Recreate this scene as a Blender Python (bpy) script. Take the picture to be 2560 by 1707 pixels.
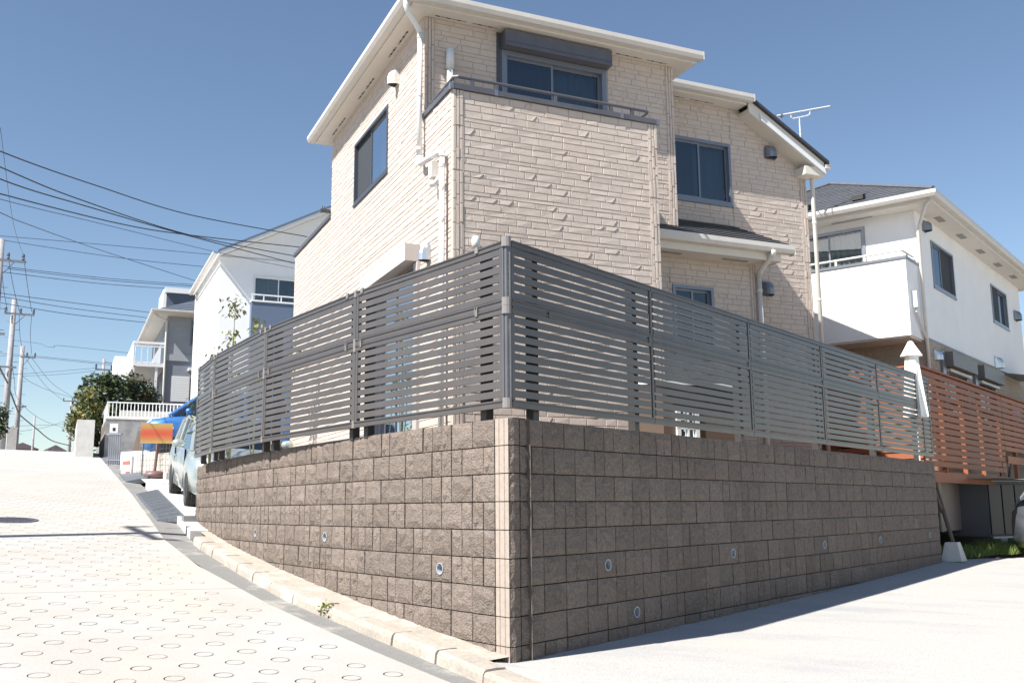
import bpy, math, random
from math import sin, cos, radians as R, pi
from mathutils import Vector, Matrix
from mathutils.geometry import delaunay_2d_cdt
rnd = random.Random(7)
for o in list(bpy.data.objects): bpy.data.objects.remove(o)
S = bpy.context.scene
COL = S.collection

# ------------------------------------------------------------- camera, sky, sun
# metres; the camera's eye is at z = 0, the road under it at about z = -1.6
cam_d = bpy.data.cameras.new('camera'); cam = bpy.data.objects.new('camera', cam_d); COL.objects.link(cam)
cam_d.sensor_width = 36; cam_d.lens = 34.364; cam_d.clip_start = .05; cam_d.clip_end = 3000
PITCH, ROLL = .16776, -.00862
F = Vector((0, cos(PITCH), sin(PITCH))); RT = Vector((1, 0, 0)); UP = RT.cross(F)
R2 = cos(ROLL)*RT + sin(ROLL)*UP; U2 = -sin(ROLL)*RT + cos(ROLL)*UP
cam.matrix_world = Matrix(((R2.x, U2.x, -F.x, 0), (R2.y, U2.y, -F.y, 0), (R2.z, U2.z, -F.z, 0), (0, 0, 0, 1)))
S.camera = cam
SUN_AZ, SUN_EL = R(48.5), R(49)              # azimuth the light travels towards (from +Y to +X), elevation
W = bpy.data.worlds.new('World'); S.world = W; W.use_nodes = True
nt = W.node_tree; bg = nt.nodes['Background']; sk = nt.nodes.new('ShaderNodeTexSky')
sk.sky_type = 'NISHITA'; sk.sun_disc = False; sk.sun_elevation = SUN_EL; sk.sun_rotation = SUN_AZ + pi
sk.air_density = 1.0; sk.dust_density = .1; sk.ozone_density = 1.4; sk.altitude = 50
nt.links.new(sk.outputs[0], bg.inputs[0]); bg.inputs[1].default_value = .072
sd = bpy.data.lights.new('sun', 'SUN'); sun = bpy.data.objects.new('sun', sd); COL.objects.link(sun)
sd.energy = 5.0; sd.angle = R(.53); sd.color = (1, .955, .89)
L = Vector((sin(SUN_AZ)*cos(SUN_EL), cos(SUN_AZ)*cos(SUN_EL), -sin(SUN_EL)))
sun.rotation_euler = L.to_track_quat('-Z', 'Y').to_euler(); sun.location = (-20, -20, 40)
S.view_settings.view_transform = 'Standard'; S.view_settings.look = 'None'
S.view_settings.exposure = 1.0; S.view_settings.gamma = 1; S.view_settings.use_curve_mapping = False

# ------------------------------------------------------------- materials
def mat(name, c, rough=.7, metal=0, c2=None, scale=8, detail=6, bump=0, bscale=60, vary=0, spec=.5, dist=.004, stretch=None, lo=.35, hi=.65, coat=0):
    m = bpy.data.materials.new(name); m.use_nodes = True; n = m.node_tree.nodes; l = m.node_tree.links
    b = n['Principled BSDF']; b.inputs['Roughness'].default_value = rough; b.inputs['Metallic'].default_value = metal
    b.inputs['Specular IOR Level'].default_value = spec; b.inputs['Coat Weight'].default_value = coat
    b.inputs['Base Color'].default_value = (*c, 1)
    tc = n.new('ShaderNodeTexCoord'); mp = n.new('ShaderNodeMapping'); l.new(tc.outputs['Object'], mp.inputs[0])
    geo = n.new('ShaderNodeNewGeometry')
    l.new(geo.outputs['Position'], mp.inputs[0])
    if stretch: mp.inputs['Scale'].default_value = stretch
    col = None
    if c2:
        t = n.new('ShaderNodeTexNoise'); t.inputs['Scale'].default_value = scale; t.inputs['Detail'].default_value = detail; t.inputs['Roughness'].default_value = .62
        l.new(mp.outputs[0], t.inputs[0])
        rp = n.new('ShaderNodeMapRange'); rp.inputs[1].default_value = lo; rp.inputs[2].default_value = hi; l.new(t.outputs[0], rp.inputs[0])
        mx = n.new('ShaderNodeMix'); mx.data_type = 'RGBA'; l.new(rp.outputs[0], mx.inputs[0])
        mx.inputs[6].default_value = (*c, 1); mx.inputs[7].default_value = (*c2, 1); col = mx.outputs[2]
    if vary:
        oi = n.new('ShaderNodeObjectInfo'); r2 = n.new('ShaderNodeMapRange'); l.new(oi.outputs['Random'], r2.inputs[0])
        r2.inputs[3].default_value = 1-vary; r2.inputs[4].default_value = 1+vary
        hs = n.new('ShaderNodeHueSaturation'); l.new(r2.outputs[0], hs.inputs['Value'])
        if col: l.new(col, hs.inputs['Color'])
        else: hs.inputs['Color'].default_value = (*c, 1)
        col = hs.outputs[0]
    if col: l.new(col, b.inputs['Base Color'])
    if bump:
        t2 = n.new('ShaderNodeTexNoise'); t2.inputs['Scale'].default_value = bscale; t2.inputs['Detail'].default_value = 5; l.new(mp.outputs[0], t2.inputs[0])
        bp = n.new('ShaderNodeBump'); bp.inputs['Strength'].default_value = bump; bp.inputs['Distance'].default_value = dist
        l.new(t2.outputs[0], bp.inputs['Height']); l.new(bp.outputs[0], b.inputs['Normal'])
    return m

def add_stain(m, c, scale, lo, hi, stretch=(1, 1, 1), amt=.6):
    "a second, larger patchy colour laid over a material: dirt, damp and wear"
    n = m.node_tree.nodes; l = m.node_tree.links; b = n['Principled BSDF']
    src = b.inputs['Base Color'].links[0].from_socket if b.inputs['Base Color'].links else None
    geo = n.new('ShaderNodeNewGeometry'); mp = n.new('ShaderNodeMapping'); mp.inputs['Scale'].default_value = stretch
    l.new(geo.outputs['Position'], mp.inputs[0])
    t = n.new('ShaderNodeTexNoise'); t.inputs['Scale'].default_value = scale; t.inputs['Detail'].default_value = 7; t.inputs['Roughness'].default_value = .65; l.new(mp.outputs[0], t.inputs[0])
    rp = n.new('ShaderNodeMapRange'); rp.inputs[1].default_value = lo; rp.inputs[2].default_value = hi; rp.inputs[4].default_value = amt; l.new(t.outputs[0], rp.inputs[0])
    mx = n.new('ShaderNodeMix'); mx.data_type = 'RGBA'; l.new(rp.outputs[0], mx.inputs[0])
    if src: l.new(src, mx.inputs[6])
    else: mx.inputs[6].default_value = b.inputs['Base Color'].default_value
    mx.inputs[7].default_value = (*c, 1); l.new(mx.outputs[2], b.inputs['Base Color'])
    return m

def glass(name, tint=(.25, .3, .34), amt=.55):
    m = bpy.data.materials.new(name); m.use_nodes = True; n = m.node_tree.nodes; l = m.node_tree.links; n.remove(n['Principled BSDF'])
    tr = n.new('ShaderNodeBsdfTransparent'); tr.inputs[0].default_value = (*tint, 1)
    gl = n.new('ShaderNodeBsdfGlossy'); gl.inputs['Roughness'].default_value = .02; gl.inputs[0].default_value = (.9, .95, 1, 1)
    fr = n.new('ShaderNodeFresnel'); fr.inputs[0].default_value = 1.9
    mr = n.new('ShaderNodeMath'); mr.operation = 'MULTIPLY_ADD'; mr.inputs[1].default_value = amt*1.4; mr.inputs[2].default_value = .04; l.new(fr.outputs[0], mr.inputs[0])
    mx = n.new('ShaderNodeMixShader'); l.new(mr.outputs[0], mx.inputs[0]); l.new(tr.outputs[0], mx.inputs[1]); l.new(gl.outputs[0], mx.inputs[2])
    l.new(mx.outputs[0], n['Material Output'].inputs[0]); return m

M = {}
M['siding'] = add_stain(mat('beige_siding', (.58, .49, .43), .85, c2=(.51, .44, .39), scale=9, bump=.45, bscale=45, dist=.006, spec=.25), (.55, .50, .46), 1.3, .4, .7, (1, 1, .6), .5)
M['siding_groove'] = mat('siding_joint', (.47, .405, .355), .9, spec=.2)
M['trim_cream'] = mat('cream_painted_trim', (.70, .655, .58), .5, c2=(.66, .62, .56), scale=3)
M['gutter'] = mat('ivory_gutter', (.63, .60, .56), .35, c2=(.58, .555, .52), scale=4)
M['pipe'] = mat('white_pvc_pipe', (.70, .71, .72), .3)
M['bronze'] = mat('grey_bronze_aluminium', (.145, .145, .16), .38, metal=.35, c2=(.125, .125, .14), scale=5)
M['alu'] = mat('grey_window_aluminium', (.23, .25, .29), .35, metal=.5)
M['alu_dark'] = mat('dark_window_aluminium', (.08, .09, .11), .35, metal=.3)
M['fence'] = mat('umber_fence_aluminium', (.118, .108, .104), .36, metal=.25, c2=(.10, .092, .09), scale=3, bump=.05, bscale=300, vary=.05)
M['fence_cap'] = mat('fence_end_cap_plastic', (.20, .19, .185), .5)
M['post'] = mat('fence_post_aluminium', (.06, .055, .055), .4, metal=.3)
M['block'] = add_stain(mat('split_face_concrete_block', (.25, .205, .175), .95, c2=(.15, .124, .107), scale=38, detail=8, bump=1.0, bscale=70, dist=.02, vary=.11, spec=.15, lo=.3, hi=.7), (.33, .295, .27), 2.2, .60, .74, (1, 1, 2.2), .5)
M['block_side'] = mat('smooth_concrete_block', (.38, .32, .275), .9, c2=(.32, .27, .23), scale=30, bump=.3, bscale=120, spec=.2)
M['mortar'] = mat('dark_block_joint', (.12, .10, .09), .95, c2=(.16, .14, .12), scale=20)
M['concrete'] = add_stain(add_stain(mat('pale_road_concrete', (.42, .395, .36), .9, c2=(.35, .33, .305), scale=60, detail=8, bump=.35, bscale=150, dist=.004, spec=.25), (.40, .40, .40), .9, .42, .66, (1, 1, 1), .7), (.50, .43, .36), .55, .5, .68, (1, .6, 1), .55)
M['groove'] = mat('dark_ring_groove', (.16, .15, .145), .95, c2=(.32, .30, .28), scale=30)  # darker than the slab top, mottled at random
M['apron'] = add_stain(add_stain(mat('speckled_forecourt_concrete', (.48, .46, .43), .92, c2=(.27, .27, .27), scale=85, detail=9, bump=.6, bscale=120, dist=.004, spec=.2, lo=.38, hi=.72), (.29, .30, .32), 1.1, .5, .72, (.35, 1.6, 1), .65), (.52, .42, .33), .8, .58, .75, (1, 1, 1), .45)
M['drive'] = add_stain(mat('new_white_concrete', (.56, .54, .51), .9, c2=(.50, .48, .46), scale=25, bump=.2, bscale=120), (.56, .55, .53), .8, .45, .7)
M['strip'] = add_stain(mat('grey_gutter_concrete', (.26, .255, .245), .95, c2=(.18, .18, .175), scale=70, detail=9, bump=.7, bscale=110, dist=.005, spec=.15), (.62, .58, .50), 1.5, .55, .72, (1, 1, 1), .7)
M['kerb'] = add_stain(add_stain(mat('weathered_kerb_concrete', (.42, .37, .31), .95, c2=(.30, .265, .225), scale=40, detail=8, bump=.6, bscale=110, dist=.004), (.20, .19, .18), 1.6, .55, .75, (1, 1, .5), .75), (.62, .60, .57), 3, .5, .7, (1, 1, 1), .5)
M['soil'] = mat('bare_soil', (.22, .18, .14), .95, c2=(.14, .12, .09), scale=5, bump=.4, bscale=30)
M['grass'] = mat('grass_blades', (.10, .17, .035), .7, c2=(.16, .20, .05), scale=9, vary=.1)
M['glass'] = glass('window_glass')
M['glass_blue'] = glass('window_glass_open', (.55, .6, .62), .5)
M['carglass'] = glass('car_glass', (.10, .12, .13), .9)
M['curtain'] = mat('sheer_curtain', (.55, .60, .66), .9)
M['curtain_dark'] = mat('shaded_curtain', (.17, .19, .23), .9)
M['curtain_green'] = mat('pale_green_curtain', (.42, .48, .47), .9)
M['screen'] = mat('insect_screen_mesh', (.035, .04, .05), .8)
M['slate'] = mat('charcoal_slate', (.035, .037, .045), .6, c2=(.055, .057, .065), scale=20, vary=.15, bump=.3, bscale=90)
M['slate_blue'] = mat('blue_grey_slate', (.10, .12, .16), .7, c2=(.075, .09, .12), scale=10, vary=.12)
M['slate_grey'] = mat('grey_roof_tile', (.12, .125, .14), .6, c2=(.09, .095, .11), scale=10, vary=.08)
M['white'] = mat('white_render', (.86, .86, .86), .85, c2=(.82, .82, .82), scale=2, bump=.15, bscale=80)
M['white_metal'] = mat('white_painted_metal', (.74, .75, .76), .4)
M['steel'] = mat('brushed_stainless', (.62, .63, .65), .28, metal=.85)
M['steel_dark'] = mat('grey_stainless', (.24, .26, .29), .35, metal=.7)
M['black'] = mat('black_rubber', (.02, .02, .022), .6)
M['void'] = mat('dark_opening', (.02, .02, .02), .9)  # near-black colour stands in for the shade inside openings
M['brick_beige'] = mat('beige_stone_siding', (.42, .36, .30), .9, c2=(.34, .29, .24), scale=12, bump=.4, bscale=40)
M['brown_box'] = mat('brown_shutter_box', (.13, .115, .11), .45)
M['taupe'] = mat('taupe_shutter_box', (.46, .42, .40), .4)
M['taupe_light'] = mat('light_taupe_shutter_face', (.62, .61, .60), .4)
M['wood'] = mat('red_brown_composite_wood', (.30, .098, .038), .6, c2=(.25, .080, .032), scale=6, stretch=(1, 1, 12), vary=.1, bump=.15, bscale=60)
M['wood_dark'] = mat('brown_painted_steel', (.10, .07, .055), .6)
M['umbrella'] = mat('white_parasol_canvas', (.84, .83, .80), .9)
M['pole'] = mat('utility_pole_concrete', (.36, .35, .36), .85, c2=(.28, .275, .29), scale=6)
M['steelarm'] = mat('galvanised_crossarm', (.25, .26, .29), .5, metal=.4)
M['insul'] = mat('pole_insulator', (.07, .08, .11), .4)
M['wire'] = mat('black_cable', (.018, .022, .035), .5)
M['wire_blue'] = mat('weathered_cable', (.05, .075, .12), .6)
M['leaf'] = mat('laurel_leaf', (.13, .165, .035), .5, c2=(.21, .215, .055), scale=4, vary=.1)
M['leaf_dark'] = mat('evergreen_leaf', (.028, .05, .035), .6, c2=(.05, .078, .045), scale=2)
M['leaf_mid'] = mat('hedge_leaf', (.07, .105, .03), .6, c2=(.13, .15, .035), scale=2)
M['leaf_gold'] = mat('golden_hedge_leaf', (.30, .20, .04), .6, c2=(.20, .18, .05), scale=3)
M['leaf_olive'] = mat('conifer_leaf', (.10, .085, .035), .7, c2=(.06, .07, .03), scale=3)
M['bark'] = mat('tree_bark', (.10, .08, .065), .9)
M['stem'] = mat('green_sapling_stem', (.14, .14, .09), .8)
M['blue_paint'] = mat('metallic_blue_car_paint', (.055, .20, .52), .28, metal=.35, coat=.6)
M['silver_paint'] = mat('silver_green_car_paint', (.48, .54, .53), .28, metal=.55, coat=.6)
M['grey_paint'] = mat('grey_car_paint', (.26, .29, .33), .28, metal=.5, coat=.6)
M['tyre'] = mat('tyre_rubber', (.02, .02, .02), .8)
M['rim'] = mat('alloy_rim', (.55, .56, .58), .3, metal=.8)
M['lamp'] = mat('clear_lamp_lens', (.75, .78, .80), .12, coat=.8)
M['redlamp'] = mat('red_lamp_lens', (.45, .04, .05), .15, coat=.8)
M['grey_render'] = mat('blue_grey_render', (.33, .35, .38), .85, c2=(.29, .31, .34), scale=2)
M['grey_render_dark'] = mat('dark_blue_grey_render', (.20, .22, .26), .85)
M['navy'] = mat('slate_blue_panel', (.11, .15, .22), .7)
M['old_concrete'] = add_stain(mat('weathered_grey_concrete', (.26, .26, .26), .95, c2=(.19, .19, .195), scale=4, bump=.4, bscale=30), (.14, .14, .15), 1, .5, .7)
M['pale_concrete'] = mat('pale_concrete', (.58, .57, .54), .9, c2=(.50, .49, .47), scale=5, bump=.2)
M['tan_wall'] = mat('tan_rendered_wall', (.55, .49, .42), .9, c2=(.50, .45, .39), scale=4)
M['red_brick'] = mat('red_brown_brick', (.35, .13, .10), .9)
M['red_plastic'] = mat('dark_red_plastic', (.32, .02, .03), .4)
M['ramp'] = mat('grey_rubber_ramp', (.085, .095, .11), .6, c2=(.13, .14, .155), scale=20)
M['iron'] = mat('cast_iron_cover', (.10, .10, .12), .5, metal=.5, c2=(.15, .15, .17), scale=40)
M['far_roof'] = mat('far_brown_roof', (.16, .13, .14), .8)
M['twig'] = mat('bare_twigs', (.24, .22, .23), .9)
M['brown_board'] = mat('brown_weathered_board', (.20, .15, .11), .8)

# ------------------------------------------------------------- mesh builder and scene graph
class MB:
    def __init__(s): s.v = []; s.f = []; s.m = []
    def face(s, pts, m=0):
        i = len(s.v); s.v += [Vector(p) for p in pts]; s.f.append(tuple(range(i, i+len(pts)))); s.m.append(m)
    def box8(s, p, m=0):
        "p: 4 bottom corners counter-clockwise, then the 4 above them"
        i = len(s.v); s.v += [Vector(q) for q in p]
        for f in ((3, 2, 1, 0), (4, 5, 6, 7), (0, 1, 5, 4), (1, 2, 6, 5), (2, 3, 7, 6), (3, 0, 4, 7)):
            s.f.append(tuple(i+k for k in f)); s.m.append(m)
    def box(s, fr, u0, u1, v0, v1, z0, z1, m=0):
        s.box8([fr(u0, v0, z0), fr(u1, v0, z0), fr(u1, v1, z0), fr(u0, v1, z0), fr(u0, v0, z1), fr(u1, v0, z1), fr(u1, v1, z1), fr(u0, v1, z1)], m)
    def sweep(s, prof, path, m=0, close=True, cap=True):
        "prof: function(point index, path point) -> ring of points"
        rings = [prof(i, p) for i, p in enumerate(path)]; n = len(rings[0]); i0 = len(s.v)
        for r in rings: s.v += [Vector(q) for q in r]
        for a in range(len(rings)-1):
            for k in range(n if close else n-1):
                k2 = (k+1) % n
                s.f.append((i0+a*n+k, i0+a*n+k2, i0+(a+1)*n+k2, i0+(a+1)*n+k)); s.m.append(m)
        if cap and close:
            s.f.append(tuple(i0+k for k in reversed(range(n)))); s.m.append(m)
            s.f.append(tuple(i0+(len(rings)-1)*n+k for k in range(n))); s.m.append(m)
    def tube(s, pts, r, n=8, m=0):
        pts = [Vector(p) for p in pts]; rs = r if isinstance(r, (list, tuple)) else [r]*len(pts)
        up = None; fr = []
        for i, p in enumerate(pts):
            d = (pts[min(i+1, len(pts)-1)]-pts[max(i-1, 0)]).normalized()
            if up is None:
                up = Vector((0, 0, 1)) if abs(d.z) < .9 else Vector((1, 0, 0))
            a = d.cross(up).normalized(); b = a.cross(d).normalized(); up = b
            fr.append((a, b))
        s.sweep(lambda i, p: [p+(fr[i][0]*cos(2*pi*k/n)+fr[i][1]*sin(2*pi*k/n))*rs[i] for k in range(n)], pts, m)
    def lathe(s, c, prof, n=16, m=0, axis=Vector((0, 0, 1))):
        "prof: list of (radius, height)"
        ax = Vector(axis).normalized(); a = ax.orthogonal().normalized(); b = ax.cross(a); c = Vector(c)
        s.sweep(lambda i, p: [c+ax*p[1]+(a*cos(2*pi*k/n)+b*sin(2*pi*k/n))*max(p[0], 1e-4) for k in range(n)], prof, m)
    def build(s, name, mats, parent=None, smooth=False, loc=None, kind=None, label=None, cat=None, group=None):
        if not isinstance(mats, (list, tuple)): mats = [mats]
        me = bpy.data.meshes.new(name)
        if parent is not None: off = root_loc(parent)
        else: off = Vector(loc) if loc is not None else Vector((0, 0, 0))
        me.from_pydata([tuple(p-off) for p in s.v], [], s.f)
        for k in mats: me.materials.append(M[k] if isinstance(k, str) else k)
        me.polygons.foreach_set('material_index', s.m)
        if smooth: me.polygons.foreach_set('use_smooth', [True]*len(s.f))
        me.update()
        o = bpy.data.objects.new(name, me); COL.objects.link(o)
        if parent is not None: o.parent = parent
        else: o.location = off
        if smooth == 'auto': pass
        tag(o, label, cat, group, kind)
        return o

LOCS = {}
def root_loc(o):
    while o.parent is not None: o = o.parent
    return Vector(o.location)
def tag(o, label=None, cat=None, group=None, kind=None):
    if label: o['label'] = label
    if cat: o['category'] = cat
    if group: o['group'] = group
    if kind: o['kind'] = kind
    return o
def thing(name, label, cat, loc, group=None):
    o = bpy.data.objects.new(name, None); COL.objects.link(o); o.location = loc; o.empty_display_size = .3
    return tag(o, label, cat, group)
def inst(name, me, parent, mtx):
    "a piece that shares mesh data with others like it; mtx in world space"
    o = bpy.data.objects.new(name, me); COL.objects.link(o); o.parent = parent
    o.matrix_local = Matrix.Translation(-root_loc(parent)) @ mtx
    return o
def mesh_of(mb, name, mats):
    me = bpy.data.meshes.new(name); me.from_pydata([tuple(p) for p in mb.v], [], mb.f)
    for k in mats: me.materials.append(M[k])
    me.polygons.foreach_set('material_index', mb.m); me.update(); return me
class Fr:
    "a horizontal frame: u along azimuth az, v to its left, z absolute"
    def __init__(s, x, y, az): s.o = Vector((x, y, 0)); s.az = az; s.U = Vector((sin(az), cos(az), 0)); s.V = Vector((-cos(az), sin(az), 0))
    def __call__(s, u, v, z): return s.o + s.U*u + s.V*v + Vector((0, 0, z))
    def mtx(s, u, v, z, sx=1, sy=1, sz=1):
        m = Matrix((( s.U.x, s.V.x, 0), (s.U.y, s.V.y, 0), (0, 0, 1))).to_4x4()
        return Matrix.Translation(s(u, v, z)) @ m @ Matrix.Diagonal((sx, sy, sz, 1))

# ------------------------------------------------------------- terrain
def G(x, y):
    z = -1.59 - .0665*x + .0745*y
    t = -.469*x + .883*y
    if t > 37.5:
        d = t-37.5
        z -= .006*d*d if d < 9 else .006*81 + .108*(d-9)
    return z
def gp(x, y, h=0): return Vector((x, y, G(x, y)+h))

# ------------------------------------------------------------- ground: terrain, road, gutter, kerb, forecourt, driveway
def TW(t, w): return (-.469*t+.883*w, .883*t+.469*w)
def interp(tab, t):
    if t <= tab[0][0]: a, b = tab[0], tab[1]
    elif t >= tab[-1][0]: a, b = tab[-2], tab[-1]
    else:
        for a, b in zip(tab, tab[1:]):
            if a[0] <= t <= b[0]: break
    return a[1]+(b[1]-a[1])*(t-a[0])/(b[0]-a[0])
EDGE = [(-4, 5.2), (0, 4.2), (4, 3.15), (6.06, 2.69), (6.9, 2.53), (7.9, 2.37), (8.86, 2.24), (9.96, 2.15), (11.1, 2.05), (13.42, 2.04), (15.3, 2.16), (20.4, 2.47), (43, 3.6), (90, 6)]
KERB = [(-4, 5.9), (0, 4.75), (4, 3.5), (5.7, 2.99), (6.5, 2.89), (7.3, 2.77), (8.5, 2.58), (9.3, 2.48), (10.7, 2.41), (12.6, 2.36), (13.7, 2.38), (15.3, 2.5), (20.4, 2.85), (43, 4.05), (90, 6.5)]
edge_w = lambda t: interp(EDGE, t)
kerb_w = lambda t: interp(KERB, t)
def sheet(mb, ts, wl, wr, h, n=1, m=0):
    for a, b in zip(ts, ts[1:]):
        for k in range(n):
            q = []
            for t, s in ((a, k/n), (a, (k+1)/n), (b, (k+1)/n), (b, k/n)):
                w = wl(t)+(wr(t)-wl(t))*s; x, y = TW(t, w)
                hh = h(t, s) if callable(h) else h
                q.append((x, y, G(x, y)+hh))
            mb.face(q, m)
CREST = [37.5, 38.5, 39.5, 40.5, 41.5, 42.5, 43.5, 44.5, 45.5, 46.5]
mb = MB(); sheet(mb, [-60, -20, 37.5]+CREST[1:]+[60, 90, 200, 500, 1500], lambda t: -900, lambda t: 900, -.13)
mb.build('terrain', 'soil', kind='structure')

JOINTS = [-3, 4.0, 9.65, 15.45, 20.8, 27.1, 33.7, 37.5, 41.5, 46.5, 60]
road = thing('road', None, None, (0, 8, 0)); tag(road, kind='structure')
def rings_for(t0, t1):
    out = []
    a1 = (sin(R(60)), cos(R(60))); a2 = (-cos(R(60)), sin(R(60)))
    o = (-2.884, 6.464)
    for j in range(-22, 80):
        for i in range(-40, 40):
            s = i*.2945 + (j % 2)*.147; q = j*.291
            x = o[0]+a1[0]*s+a2[0]*q; y = o[1]+a1[1]*s+a2[1]*q
            t = -.469*x+.883*y; w = .883*x+.469*y
            if t0+.13 < t < t1-.13 and -3.9 < w-(.02*t) and w < edge_w(t)-.22 and w > -.36*t/2-3.2:
                out.append((x+rnd.uniform(-.008, .008), y+rnd.uniform(-.008, .008), t))
    return out
def road_slab(t0, t1):
    near = t1 < 30 and t1 > 5
    g = .005
    ts = [t for t in [t0+g]+[k for k in sorted(set([e[0] for e in EDGE]+CREST)) if t0+.1 < k < t1-.1]+[t1-g]]
    out = [TW(t, edge_w(t)) for t in ts]+[TW(t, -6-.25*max(t, 0)) for t in reversed(ts)]
    mb = MB(); H = -.03
    def up(x, y, h=H): return (x, y, G(x, y)+h)
    if not near:
        sheet(mb, ts, lambda t: -6-.25*max(t, 0), edge_w, H)
    else:
        rings = rings_for(t0, t1); vs = [Vector(p) for p in out]; es = [(i, (i+1) % len(out)) for i in range(len(out))]
        trench = []
        for (x, y, t) in rings:
            n = 16 if t < 14 else (12 if t < 19 else 8)
            ro = .0665*rnd.uniform(.97, 1.02); ri = ro-.0105*rnd.uniform(.75, 1.1); dp = rnd.uniform(.006, .012); ph = rnd.random()*6
            for r in (ro, ri):
                b = len(vs)
                vs += [Vector((x+r*cos(2*pi*k/n+ph), y+r*sin(2*pi*k/n+ph))) for k in range(n)]
                es += [(b+k, b+(k+1) % n) for k in range(n)]
            trench.append((x, y, ro, ri, n, dp, ph))
        V2, E2, F2, *_ = delaunay_2d_cdt(vs, es, [], 1, 1e-5)
        cell = {}
        for tr in trench: cell.setdefault((round(tr[0]/.3), round(tr[1]/.3)), []).append(tr)
        i0 = len(mb.v); mb.v += [Vector(up(v.x, v.y)) for v in V2]
        for f in F2:
            c = (V2[f[0]]+V2[f[1]]+V2[f[2]])/3
            hit = False; cx, cy = round(c.x/.3), round(c.y/.3)
            for dx in (-1, 0, 1):
                for dy in (-1, 0, 1):
                    for tr in cell.get((cx+dx, cy+dy), ()):
                        d = math.hypot(c.x-tr[0], c.y-tr[1])
                        if tr[3]*cos(pi/tr[4]) < d < tr[2] and d > tr[3]*.985*cos(pi/tr[4]):
                            if d > tr[3]*.97: hit = True
            if not hit: mb.f.append(tuple(i0+k for k in f)); mb.m.append(0)
        for (x, y, ro, ri, n, dp, ph) in trench:
            def rg(r, h): return [up(x+r*cos(2*pi*k/n+ph), y+r*sin(2*pi*k/n+ph), H+h) for k in range(n)]
            A, B, C, D = rg(ro, 0), rg(ro, -dp), rg(ri, -dp), rg(ri, 0)
            for k in range(n):
                k2 = (k+1) % n
                mb.face([A[k2], A[k], B[k], B[k2]], 1); mb.face([B[k], B[k2], C[k2], C[k]], 1); mb.face([C[k2], C[k], D[k], D[k2]], 1)
    for a, b in zip(ts, ts[1:]):                     # right-hand side face of the slab
        p, q = TW(a, edge_w(a)), TW(b, edge_w(b))
        mb.face([up(*p), up(*q), up(*q, -.12), up(*p, -.12)], 0)
    for t, s in ((t0+g, 1), (t1-g, -1)):
        p, q = TW(t, edge_w(t)), TW(t, -6-.25*max(t, 0))
        mb.face([up(*p), up(*q), up(*q, -.12), up(*p, -.12)][::s], 1)
    mb.build('slab', ['concrete', 'groove'], road)
for a, b in zip(JOINTS, JOINTS[1:]): road_slab(a, b)

# gutter strip beside the road
mb = MB(); sheet(mb, [-3, 0, 3, 4, 5, 5.7, 6.5, 7.3, 8.5, 9.3, 9.96, 10.7, 12, 13.4, 15, 18, 20.4, 25, 30, 37.5]+CREST[1:], lambda t: edge_w(t)+.006, lambda t: kerb_w(t)+.03, lambda t, s: -.04-.03*s)
mb.build('roadside_gutter', 'strip', kind='structure')

# curve of the left retaining wall
def wall_curve(s):
    n = max(1, int(s/.05)); x, y = -.03, 7.04
    for i in range(n):
        sm = (i+.5)*s/n; az = R(-38.5+13.5*sm/8.66); x += sin(az)*s/n; y += cos(az)*s/n
    return Vector((x, y, 0)), R(-38.5+13.5*s/8.66)
WLEN = 8.9
CW = [wall_curve(k*.25) for k in range(int(WLEN/.25)+1)]+[wall_curve(WLEN)]

# kerb
kerb = thing('kerb', None, None, (0, 6.5, -1.2)); tag(kerb, kind='structure')
t = 1.2
lens = [1.2, .6, .6, .62, .6, .58, .6, .6, .61, .6, .6, .6, .62, .6, .6, .6, .6, .6, .6]
for i, ln in enumerate(lens):
    t1 = min(t+ln*.985, 13.75)
    if t1-t < .15: break
    mb = MB(); g = .004+.003*rnd.random(); n = 3; dz = rnd.uniform(-.006, .006); wj = rnd.uniform(-.006, .006)
    path = [t+g+(t1-t-2*g)*k/n for k in range(n+1)]
    def prof(i, tt):
        w = kerb_w(tt)+wj; r = []
        for dw, h in ((-.012, -.11), (-.004, -.01), (.004, .012), (.02, .026+dz), (.09, .032+dz), (.165, .032+dz), (.165, -.12)):
            x, y = TW(tt, w+dw+rnd.uniform(-.002, .002)); r.append((x, y, G(x, y)+h+rnd.uniform(-.002, .002)))
        return r
    mb.sweep(prof, path); mb.build('kerb_stone', 'kerb', kerb); t += ln
# cement fill between kerb and wall foot
mb = MB(); pts = [(p, az) for p, az in CW]
def onk(p):
    tt = -.469*p.x+.883*p.y; return TW(tt, kerb_w(tt)+.165)
for (p, a), (q, b) in zip(pts, pts[1:]):
    k0, k1 = onk(p), onk(q); s0 = .045+.02*sin(p.y*5)
    pi_, qi = p+Vector((.10*cos(a), -.10*sin(a), 0)), q+Vector((.10*cos(b), -.10*sin(b), 0))
    mb.face([gp(*k0, .026), gp(pi_.x, pi_.y, .05), gp(qi.x, qi.y, .05), gp(*k1, .026)])
mb.build('kerb_backfill', 'kerb', kerb)

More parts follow.
